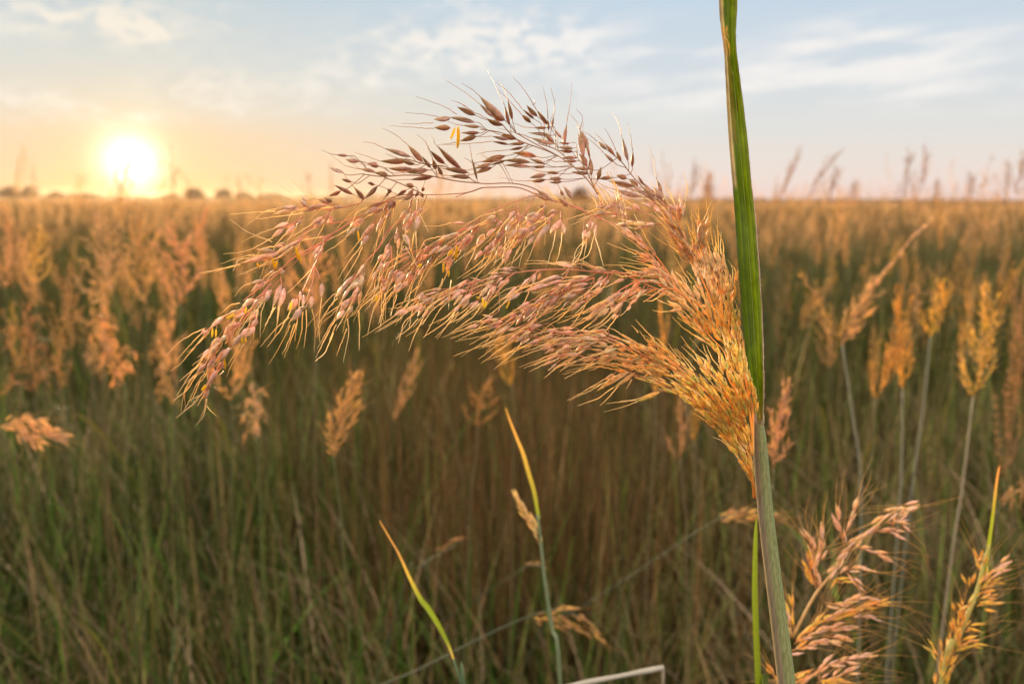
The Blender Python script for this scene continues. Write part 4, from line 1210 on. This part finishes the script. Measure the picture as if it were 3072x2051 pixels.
# far bottom right seed head, golden, with a leaf tip
d = 0.62
st = MB(); sp_ = MB(); aw_ = MB()
mainp = Hs('1850 560 1810 700 1760 900 1680 1100 1600 1300 1500 1568', d, 0)
foot = stem_down(st, mainp, 0.0010, 0.0024, c_(0.5, 0.42, 0.10))
o = plant_root(foot, 'golden seed head at the lower right corner ending in a thin red leaf tip')
st.build('stem', M_STEM, o)
for t, g_ in (('1800 720 1790 660 1790 640', 1), ('1790 850 1830 790 1960 680', 0), ('1770 900 1850 840 1900 830', 1), ('1760 960 1830 940 1860 930', 1), ('1740 1010 1820 990 1900 970', 1), ('1640 1110 1620 1040 1640 1010', 1), ('1700 1060 1680 1000 1740 900', 1),
              ('1640 1200 1680 1150 1740 1150', 1), ('1600 1240 1580 1180 1570 1150', 1), ('1600 1300 1660 1270 1760 1270', 1), ('1500 1400 1470 1330 1450 1300', 1), ('1540 1450 1560 1370 1600 1300', 1), ('1500 1568 1530 1450 1580 1330', 1),
              ('1480 1600 1500 1500 1500 1430', 1), ('1700 880 1700 860 1700 830', 1), ('1760 880 1800 800 1800 740', 1), ('1560 1350 1620 1200 1660 1100', 1)):
    raceme(sp_, aw_ , Hs(t, d), 0.0100, 0.005, 0.0021, CO_CORNER if g_ else CO_NEAR, 0.030, 7, 0.5, 0.4)
sp_.build('panicle', M_SEED, o)
a_ = aw_.build('awns', M_AWN, o); a_['kind'] = 'stuff'
lf = MB()
P_ = smooth(Hs('1820 760 1850 560 1880 330 1900 150 1915 40 1925 -10', d, 0), 5); n_ = len(P_)
lf.ribbon(P_, [0.0038 * min(1, 0.5 + i / 5) * (1 - i / (n_ - 1)) ** 0.6 + 0.0004 for i in range(n_)], np.array([1., 0.3, 0]),
          [c_(0.26, 0.30, 0.04) * (1 - min(1, max(0, (i / n_ - 0.35) * 3))) + c_(0.72, 0.30, 0.14) * min(1, max(0, (i / n_ - 0.35) * 3)) for i in range(n_)])
lf.build('leaf', M_LEAF, o)


OR = c_(0.72, 0.36, 0.14); YG = c_(0.18, 0.24, 0.03); BG = c_(0.10, 0.17, 0.08); GR = c_(0.12, 0.19, 0.035)
d = 0.62
P_ = [D(x, y, d) for x, y in ((1040, 1510), (1047, 1530), (1058, 1568), (1068, 1610))]
st = MB(); foot = stem_down(st, P_, 0.0009, 0.0014, c_(0.13, 0.20, 0.09))
o = empty('young_grass', (foot[0], foot[1], 0)); tag(o, 'lone yellow-green blade with an orange tip standing low at centre-left', 'grass blade')
st.build('stem', M_STEM, o)
lf = MB()
Q_ = [(871, 1194), (893, 1232), (915, 1270), (940, 1325), (966, 1375), (980, 1392), (1003, 1428), (1024, 1468), (1034, 1492), (1041, 1513)]
wq = [2.0, 3.5, 4.5, 7, 11, 12, 11, 8, 5, 4]; cq = [OR, OR, OR, c_(0.50, 0.36, 0.09), YG, YG, YG, YG, c_(0.5, 0.4, 0.12), c_(0.6, 0.38, 0.14)]
Pn = smooth([D(x, y, d) for x, y in Q_], 6)
lf.ribbon(Pn, [float(np.interp(i / 6, range(10), wq)) * d / 1827 for i in range(len(Pn))], np.array([1., 0.25, 0.]),
          [np.array([float(np.interp(i / 6, range(10), [c[j] for c in cq])) for j in range(3)]) for i in range(len(Pn))], 0.35, 6)
lf.build('leaf', M_LEAF, o)
d = 0.52
Q_ = [(1735, 1188), (1733, 1230), (1731, 1330), (1733, 1430), (1737, 1520), (1741, 1600), (1748, 1700)]; wq = [2, 9, 13, 14, 14, 14, 13]
P3 = [D(x, y, d) for x, y in Q_]; foot = np.array([P3[-1][0] + 0.01, P3[-1][1] + 0.03, 0])
Pn = smooth(P3 + [P3[-1] * 0.5 + foot * 0.5, foot], 6)
o = empty('young_grass', (foot[0], foot[1], 0)); tag(o, 'narrow upright green blade just left of the thick stem', 'grass blade')
lf = MB()
lf.ribbon(Pn, [float(np.interp(i / 6, range(9), wq + [12, 9])) * d / 1827 for i in range(len(Pn))], np.array([1., 0.0, 0.]),
          [YG * (0.95 - 0.35 * min(1, i / 30)) for i in range(len(Pn))], 0.3, 6)
lf.build('leaf', M_LEAF, o)

# slender stem with a small orange head and a green leaf, low centre
d = 0.72
st = MB(); sp_ = MB(); lf = MB()
P_ = [D(1233, 1180, d), D(1240, 1240, d), D(1250, 1330, d), D(1266, 1440, d), D(1285, 1568, d)]
foot = stem_down(st, P_, 0.0012, 0.0026, c_(0.18, 0.22, 0.11))
o = plant_root(foot, 'slender green stem with a small orange seed head branching left, low in the middle')
st.build('stem', M_STEM, o)
for t in (((1240, 1245), (1215, 1190), (1185, 1135)), ((1238, 1225), (1210, 1180), (1192, 1150)), ((1240, 1230), (1222, 1200), (1195, 1170))):
    raceme(sp_, None, [D(x, y, d) for x, y in t], 0.011, 0.0025, 0.0024, CO_GOLD, 0.02, 6, 0.25)
sp_.tube([D(x, y, d) for x, y in ((1239, 1250), (1215, 1195), (1186, 1135))], 0.0009, c_(0.7, 0.42, 0.1), 5)
sp_.build('panicle', M_SEED, o)
Pl = smooth([D(x, y, d) for x, y in ((1236, 1190), (1226, 1130), (1213, 1085), (1200, 1040), (1186, 1005), (1170, 965), (1160, 935))], 5); n_ = len(Pl)
lf.ribbon(Pl, [0.0034 * (0.5 + 0.5 * math.sin(math.pi * min(1, i / n_ + 0.1))) * (1 - (i / n_) ** 2) + 0.0006 for i in range(n_)], np.array([1., .2, 0]),
          [YG * (1 - min(1, i / n_ * 1.3)) + OR * min(1, i / n_ * 1.3) for i in range(n_)])
lf.build('leaf', M_LEAF, o)

# pale broken straw lying across the bottom
st = MB()
P_ = [D(1523, 1530, 0.70), D(1420, 1550, 0.70), D(1310, 1572, 0.70), D(1150, 1610, 0.72)]
st.tube(smooth(P_, 5), [0.0021 + 0.0003 * math.sin(i) for i in range(len(smooth(P_, 5)))], c_(0.42, 0.38, 0.30), 8)
q = D(1521, 1533, 0.70); e2 = D(1524, 1640, 0.74)
P_ = [q, D(1521, 1580, 0.71), e2, np.array([e2[0], e2[1], 0])]
st.tube(P_, 0.0014, c_(0.34, 0.28, 0.2), 8)
o = empty('broken_straw', (e2[0], e2[1], 0)); tag(o, 'pale bent straw crossing the bottom edge at centre', 'straw')
st.build('stalk', M_STEM, o)


def drooper(stempts, head, d, label, cols, size=0.010, awnl=0.02, step=0.0028, half=0.006, scol=GREEN_STEM, dj=0.0):
    st = MB(); sp_ = MB(); aw_ = MB()
    P_ = [D(x, y, d + dj * i) for i, (x, y) in enumerate(stempts)]
    foot = stem_down(st, P_, 0.0007, 0.0012, scol * 0.38)
    o = plant_root(foot, label)
    st.build('stem', M_STEM, o)
    for h_ in head:
        raceme(sp_, aw_, [D(x, y, d) for x, y in h_], size, half, step, cols, awnl, 5, 0.4, 0.4)
    sp_.v += aw_.v and []
    sp_.build('panicle', M_PLUME, o)
    if aw_.v:
        a_ = aw_.build('awns', M_AWN, o); a_['kind'] = 'stuff'
    return o


drooper([(1330, 1412), (1280, 1398), (1235, 1405), (1150, 1440), (1060, 1484), (960, 1535)], [[(1225, 1410), (1270, 1412), (1310, 1430), (1345, 1450)], [(1250, 1402), (1300, 1400), (1340, 1420), (1380, 1470)], [(1230, 1412), (1270, 1430), (1300, 1440)]],
        0.95, 'nodding straw seed head on an arched stem low in the middle', CO_STRAW + [CO_GOLD[2]], 0.011, 0.018)
drooper([(1790, 1178), (1740, 1172), (1680, 1182), (1640, 1195), (1560, 1245), (1450, 1318), (1340, 1388), (1240, 1450)], [[(1650, 1192), (1690, 1178), (1740, 1180), (1800, 1190)], [(1665, 1185), (1720, 1190), (1780, 1180)]],
        1.0, 'drooping straw seed head on a long slanting stem behind the thick stem', CO_STRAW + [CO_GOLD[2]], 0.012, 0.02, dj=0.06)
drooper([(1240, 1297), (1215, 1296), (1180, 1316), (1120, 1355), (1040, 1408), (960, 1458)], [[(1200, 1300), (1230, 1294), (1245, 1300)]], 0.95, 'thin bent stem with a short tan head crossing the slender stem', CO_STRAW, 0.008, 0.01, dj=0.16)
drooper([(0, 985), (-60, 1000), (-120, 1080)], [[(0, 985), (50, 962), (100, 975), (150, 1000)], [(10, 980), (70, 985), (120, 1000), (148, 1010)], [(40, 970), (70, 1000), (95, 1020)], [(60, 965), (110, 990), (140, 1005)], [(30, 972), (50, 1000), (80, 1015)]],
        1.05, 'nodding pinkish seed head leaning in from the left picture edge', CO_PINK, 0.014, 0.02, 0.003, 0.010)
drooper([(1110, 1370), (1180, 1330), (1060, 1240), (960, 1300), (930, 1330)][2:], [[(1000, 1265), (1030, 1245), (1060, 1235)]], 1.2, 'small pale head on a thin slanting stalk left of the slender stem', CO_STRAW, 0.009, 0.012)


def head(base, topp, width, d, label, cols=CO_PINK, nb=9, size=0.013, style=0, sdown=None, mat=M_PLUME, scol=None, group='orange seed heads standing in the field', airy=1.0):
    """an upright seed head: base and tip in display pixels, width in display pixels, side racemes rising off the axis"""
    B = D(base[0], base[1], d); T = D(topp[0], topp[1], d + random.uniform(-.03, .03) * d)
    L_ = np.linalg.norm(T - B); u = norm(T - B); wd = width / 1827.0 * d; size *= 0.78; nb = int(nb * 1.25)
    ripe = random.uniform(0.86, 1.1) * c_(1, random.uniform(0.93, 1.05), random.uniform(0.85, 1.1)); cols = [np.clip(c * ripe, 0, 0.97) for c in cols]; airy *= random.uniform(0.8, 1.35)
    sp_ = MB(); aw_ = MB()
    s1 = norm(np.cross(u, np.array([0, 1, 0.1]))); s2 = np.cross(u, s1)
    mid = B + (T - B) * 0.5 + s1 * random.uniform(-.12, .12) * L_
    ax = smooth([B, mid, T], 8)
    sp_.tube(ax, 0.0009, cols[0] * 0.8, 4)
    raceme(sp_, aw_, ax[len(ax) // 3:], size, wd * 0.13, size * 0.30 * airy, cols, size * 1.8, 5, 0.4, 0.45, fat=0.2)
    for k in range(nb):
        t = 0.02 + 0.82 * k / nb
        a = k * 2.4 + random.uniform(-.5, .5)
        r_ = s1 * math.cos(a) + s2 * math.sin(a) * 0.8
        p = ax[min(len(ax) - 1, int(t * (len(ax) - 1)))]
        ll = L_ * (0.36 - 0.18 * t) * random.uniform(0.8, 1.25)
        out_ = wd * 0.5 * (1 - 0.5 * t) * random.uniform(0.45, 1.45)
        if style == 1: e3 = p + u * ll * 0.35 + r_ * out_ * 1.25 + np.array([0, 0, -ll * 0.25])
        else: e3 = p + u * ll + r_ * out_
        m_ = p + u * ll * (0.42 if style == 0 else 0.45) + r_ * out_ * 0.62
        raceme(sp_, aw_, [p, m_, e3], size, wd * 0.10, size * 0.29 * airy, cols, size * 1.8, 5, 0.6, 0.45, fat=0.2)
    st = MB()
    low = sdown or (base[0] + (base[0] - topp[0]) * 0.05 + random.uniform(-8, 8), min(1500, base[1] + 260))
    scol = scol if scol is not None else random.choice((c_(0.12, 0.12, 0.04), c_(0.16, 0.12, 0.05)))
    foot = stem_down(st, [B, D(base[0] * 0.5 + low[0] * 0.5 + 3, base[1] * 0.5 + low[1] * 0.5, d), D(low[0], low[1], d)], 0.0009, 0.0017, scol)
    o = plant_root(foot, label, 'grass plant', group)
    st.build('stem', M_STEM, o)
    sp_.build('panicle', mat, o)
    if aw_.v:
        a_ = aw_.build('awns', M_AWN, o); a_['kind'] = 'stuff'
    return o


# left side, from near to far
head((765, 1045), (824, 852), 62, 1.05, 'single upright orange seed head alone below the tail of the big one', CO_PINK, 11, 0.012, 0, (790, 1300))
head((588, 1005), (578, 885), 66, 1.25, 'short pinkish seed head with layered tufts, left of the lone upright one', CO_PINK, 8, 0.013, 1, (600, 1250))
head((530, 915), (575, 775), 74, 1.35, 'blurred pale orange seed head right behind the drooping tail tip', CO_PINK, 9, 0.014, 0)
head((415, 700), (385, 505), 108, 1.45, 'bright forked orange seed head left of the big one, open like a V', CO_PINK, 12, 0.015, 0, (405, 960))
head((335, 695), (318, 470), 82, 1.6, 'tall narrow orange seed head between the V-shaped one and the wide leaning one', CO_PINK, 12, 0.015, 0)
head((240, 690), (215, 480), 120, 1.5, 'wide glowing orange seed head leaning left below the sun', CO_PINK, 13, 0.016, 0)
head((285, 880), (235, 700), 92, 1.4, 'rusty orange seed head with spreading tufts beneath the wide leaning one', CO_PINK, 10, 0.015, 1)
head((400, 865), (400, 700), 70, 1.5, 'dim orange seed head directly under the V-shaped one', CO_PINK, 9, 0.014, 0)
head((150, 800), (160, 610), 92, 1.7, 'dull orange seed head at the left, between the wide one and the faint edge one', CO_STRAW, 10, 0.015, 0)
head((85, 900), (60, 700), 110, 1.55, 'broad hazy tan seed head at the left above the nodding one', CO_STRAW, 11, 0.015, 1)
head((85, 650), (95, 520), 60, 2.0, 'small upright orange seed head far left below the horizon', CO_PINK, 9, 0.016)
head((12, 660), (5, 480), 80, 1.9, 'orange seed head cut by the left picture edge', CO_PINK, 10, 0.016)
head((460, 620), (470, 480), 52, 2.4, 'faint orange seed head behind and right of the V-shaped one', CO_PINK, 8, 0.018)
head((720, 700), (700, 540), 90, 1.35, 'blurred tan seed head showing through the drooping tail', CO_PINK, 9, 0.014)
# centre
head((1095, 975), (1125, 870), 70, 1.35, 'faint pink seed head under the middle of the big one', CO_STRAW, 7, 0.012, 0, (1080, 1150))
head((1505, 900), (1512, 690), 24, 1.4, 'thin bright orange spike behind the gap in the big seed head', CO_GOLD, 5, 0.011, 0, (1495, 1100))
head((1560, 1050), (1560, 905), 44, 1.3, 'dusty pink seed head left of the stem base of the big one', CO_STRAW, 7, 0.012, 0, (1575, 1250))
head((1175, 880), (1145, 745), 44, 1.6, 'dim orange seed head behind the awns in the middle', CO_GOLD, 7, 0.013, 0)
head((1593, 1010), (1600, 880), 26, 1.45, 'thin straw spike beside the golden base of the big seed head', CO_GOLD, 5, 0.012, 0)
# right side
head((1775, 1075), (1812, 870), 46, 0.95, 'reddish seed head rising just behind the thick stem on its right', CO_PINK, 9, 0.011, 0, (1765, 1180))
o = head((1932, 790), (2010, 640), 62, 1.25, 'forked seed head on the right with a long slanting upper spike', CO_PINK, 9, 0.012, 0, (1975, 1130), scol=c_(0.30, 0.29, 0.20))
ex = MB()
raceme(ex, None, [D(1985, 680, 1.25), D(2040, 610, 1.25), D(2090, 550, 1.26), D(2140, 505, 1.27)], 0.014, 0.004, 0.0045, CO_PINK, 0.02, 5, 0.15)
raceme(ex, None, [D(1930, 785, 1.25), D(1900, 735, 1.25), D(1880, 690, 1.25), D(1835, 625, 1.27)], 0.012, 0.005, 0.0055, CO_GOLD[:2] + CO_STRAW, 0.02, 5, 0.3)
raceme(ex, None, [D(1940, 770, 1.25), D(1975, 735, 1.25), D(2005, 712, 1.25)], 0.012, 0.005, 0.0045, CO_PINK, 0.02, 5, 0.3)
ex.build('side_spikes', M_PLUME, o)
head((2010, 915), (2055, 655), 46, 1.3, 'slim yellow seed head with a long pointed tip, left of its shorter golden twin', CO_GOLD, 10, 0.012, 0, (1990, 1130))
head((2070, 890), (2082, 740), 34, 1.3, 'short golden seed head between two slim tall ones on the right', CO_GOLD, 9, 0.012, 0, (2062, 1180), scol=c_(0.30, 0.29, 0.20))
head((2135, 770), (2165, 640), 60, 1.55, 'pale gold seed head on the right with a small side tuft', CO_GOLD, 9, 0.013, 0, (2095, 1100), scol=c_(0.28, 0.28, 0.20))
head((2232, 910), (2255, 655), 88, 1.15, 'largest golden seed head at the right, thick and bright', CO_GOLD + CO_PINK[:1], 14, 0.013, 0, (2180, 1300), scol=c_(0.42, 0.33, 0.22))
head((2305, 1100), (2330, 640), 50, 1.5, 'faint straw seed head at the right picture edge', CO_STRAW, 9, 0.013, 0)
head((2290, 1150), (2400, 1090), 40, 1.1, 'dull pinkish head leaning out over the right edge above the corner', CO_STRAW, 7, 0.012, 1)
# stalks that rise against the sky on the right and the left
skyh = [((1575, 470), (1592, 365), 30, 3.0, 'dark seed head against the sky just left of the green leaf'), ((1612, 480), (1618, 415), 20, 4.2, 'tiny head touching the sky between the big seed head and the leaf'),
        ((1640, 470), (1628, 395), 22, 3.8, 'faint head against the sky close to the left side of the leaf'),
        ((1780, 470), (1835, 338), 20, 3.2, 'slanting feathery head against the sky, first to the right of the leaf'), ((1850, 460), (1935, 342), 22, 3.2, 'head against the sky whose tip curves over to the right'),
        ((1898, 460), (1918, 380), 30, 3.4, 'dense short head against the sky right of the curved one'), ((1950, 470), (1962, 418), 18, 4.6, 'very faint low head on the skyline between the dense one and the tall pair'),
        ((2062, 470), (2082, 340), 34, 2.9, 'tallest dark head against the sky, left one of the close pair'), ((2100, 460), (2122, 335), 28, 3.1, 'tall wispy head against the sky, right one of the close pair'),
        ((2145, 480), (2150, 410), 18, 4.4, 'thin head on the skyline right of the close pair'), ((2218, 470), (2224, 395), 22, 3.4, 'narrow dark head on the skyline toward the right edge'),
        ((2298, 470), (2308, 370), 26, 3.3, 'feathery head against the sky, second from the right edge'), ((2334, 450), (2345, 350), 26, 3.1, 'feathery head against the sky at the right edge'),
        ((100, 470), (76, 378), 16, 3.6, 'thin tilted head against the orange sky left of the sun'), ((262, 470), (264, 418), 14, 4.6, 'faint head crossing the lower rim of the sun glow'),
        ((432, 470), (422, 402), 16, 4.4, 'faint head against the sky just right of the sun'), ((545, 470), (546, 408), 14, 4.6, 'faint head on the skyline above the smallest tree'),
        ((705, 470), (700, 392), 14, 4.2, 'faint reddish head on the skyline left of the big seed head'), ((762, 470), (758, 378), 14, 4.0, 'faint thin head on the skyline meeting the left of the big seed head'),
        ((1070, 480), (1066, 428), 14, 4.8, 'pale head on the skyline under the arch of the big seed head'), ((1455, 480), (1450, 420), 16, 4.4, 'pale head on the skyline behind the right part of the arch')]
for b, t, w, dd, lab in skyh:
    head(b, t, w, dd, lab, [c_(0.62, 0.38, 0.22), c_(0.54, 0.32, 0.18)], 7, 0.004 * dd + 0.005, 0, (b[0] + random.uniform(-10, 10), 700), group='seed heads against the sky', airy=1.3 if b[0] > 1500 else 3.6)


# ------------------------------------------------------------------ many more seed heads, copies of a few
def proto(cols, style, nb, size, w, L_=0.24):
    H0 = 1.22 - L_
    ripe = random.uniform(0.9, 1.05); cols = [c * ripe for c in cols]
    root = empty('seed_head_plant', (0, 0, 0))
    st = MB()
    P_ = smooth([np.array([0, 0, 0.]), np.array([0.02, 0.01, 0.5]), np.array([0, 0.0, H0])], 5)
    st.tube(P_, [0.0018 - 0.0009 * i / len(P_) for i in range(len(P_))], c_(0.14, 0.13, 0.045) * random.uniform(0.9, 1.3), 5)
    st.build('stem', M_STEM, root)
    sp_ = MB()
    B = np.array([0, 0, H0]); T = np.array([random.uniform(-.05, .05), random.uniform(-.05, .05), H0 + L_])
    ax = smooth([B, (B + T) / 2 + np.array([.01, 0, 0]), T], 6); u = norm(T - B)
    raceme(sp_, None, ax, size, w * 0.1, size * 0.5, cols, 0.02, 4, 0.5, fat=0.2)
    for k in range(nb):
        t = 0.85 * k / nb; a = k * 2.4
        r_ = np.array([math.cos(a), math.sin(a), 0])
        p = ax[int(t * (len(ax) - 1))]; ll = L_ * (0.42 - 0.2 * t)
        e3 = p + u * ll * (1 if style == 0 else 0.35) + r_ * w * 0.5 * (1 - 0.5 * t) + (np.array([0, 0, -ll * 0.3]) if style else 0)
        raceme(sp_, None, [p, p + u * ll * 0.5 + r_ * w * 0.3, e3], size, w * 0.08, size * 0.42, cols, 0.02, 4, 0.6, fat=0.2)
    sp_.build('panicle', M_PLUME, root)
    lf = MB()
    a = random.uniform(0, 6.28); r_ = np.array([math.cos(a), math.sin(a), 0])
    Pl = smooth([np.array([0, 0, 0.55]), np.array([0, 0, 0.75]) + r_ * 0.05, np.array([0, 0, 0.88]) + r_ * 0.14, np.array([0, 0, 0.86]) + r_ * 0.26], 4); n_ = len(Pl)
    lf.ribbon(Pl, [0.006 * (1 - (i / n_) ** 1.5) + .0006 for i in range(n_)], np.cross(r_, np.array([0, 0, 1.])), [c_(0.13, 0.15, 0.04) * (1 - i / n_) + c_(0.34, 0.2, 0.08) * i / n_ for i in range(n_)], 0.2, 2)
    lf.build('leaf', M_LEAF, root)
    return root


protos = [proto(CO_STRAW, 0, 7, 0.012, 0.10, 0.32), proto(CO_PINK, 0, 6, 0.012, 0.05, 0.17), proto(CO_PINK + CO_STRAW, 1, 8, 0.012, 0.12, 0.28), proto(CO_PINK, 0, 11, 0.014, 0.055), proto(CO_PINK, 1, 11, 0.015, 0.075), proto(CO_GOLD + CO_STRAW, 0, 10, 0.014, 0.05), proto(CO_STRAW, 1, 10, 0.014, 0.07),
          proto(CO_STRAW + CO_PINK, 0, 8, 0.015, 0.04), proto(CO_PINK + CO_GOLD[:1], 0, 12, 0.016, 0.085)]
labels = {True: 'blurred upright seed head glowing orange in the field on the sunny left', False: 'blurred upright tan seed head in the field below the skyline'}
cnt = 0
rnd = random.Random(5)
while cnt < 235:
    yv = math.sqrt(rnd.uniform(2.1 ** 2, 7.8 ** 2)) if cnt > 90 else math.sqrt(rnd.uniform(2.0 ** 2, 4.5 ** 2))
    xv = rnd.uniform(-1, 1) * (yv * 0.72 + 0.1)
    az_ = math.degrees(math.atan2(xv, yv))
    if yv < 3.2 and -9 < az_ < 20 and rnd.random() < 0.85: continue
    if yv < 2.8 and rnd.random() < 0.5 : continue
    k = rnd.choice((1, 2, 3, 4, 8, 7, 3, 1) if az_ < -5 else (0, 5, 6, 7, 3, 5, 8, 2, 0))
    src = protos[k]
    o = src if src.get('label') is None else None
    if o is None:
        o = src.copy(); C.objects.link(o)
        for ch in src.children:
            c2 = ch.copy(); C.objects.link(c2); c2.parent = o
    sc = rnd.uniform(0.86, 1.09)
    if rnd.random() < (0.30 if az_ > 3 else 0.08) and yv > 3.2: sc = rnd.uniform(1.2, 1.42)
    o.location = (xv, yv, 0); o.rotation_euler = (rnd.gauss(0, .09), rnd.gauss(0, .11), rnd.uniform(0, 6.28)); o.scale = (sc, sc, sc)
    left = az_ < -5
    tag(o, labels[left], 'grass plant', 'seed heads in the field on the left' if left else 'seed heads in the field at centre and right')
    cnt += 1

# ------------------------------------------------------------------ the dusty evening air
hz_m, hz = new_mat('evening_haze')
ho = hz.nodes.new('ShaderNodeOutputMaterial'); hv = hz.nodes.new('ShaderNodeVolumePrincipled')
hv.inputs['Color'].default_value = (1.0, 0.80, 0.62, 1); hv.inputs['Density'].default_value = HAZE; hv.inputs['Anisotropy'].default_value = 0.72
hz.links.new(hv.outputs[0], ho.inputs['Volume'])
x0, x1, y0, y1, z0, z1 = -1450, 1450, -80, 1650, -1.02, 4.6
V = np.array([(x, y, z) for z in (z0, z1) for y in (y0, y1) for x in (x0, x1)], float)
Q = np.array([(0, 2, 3, 1), (4, 5, 7, 6), (0, 1, 5, 4), (2, 6, 7, 3), (0, 4, 6, 2), (1, 3, 7, 5)])
hb = np_mesh('haze', V, Q, np.full((8, 3), 0.8), hz_m)
tag(hb, 'thin warm haze over the whole field', None, None, 'stuff')
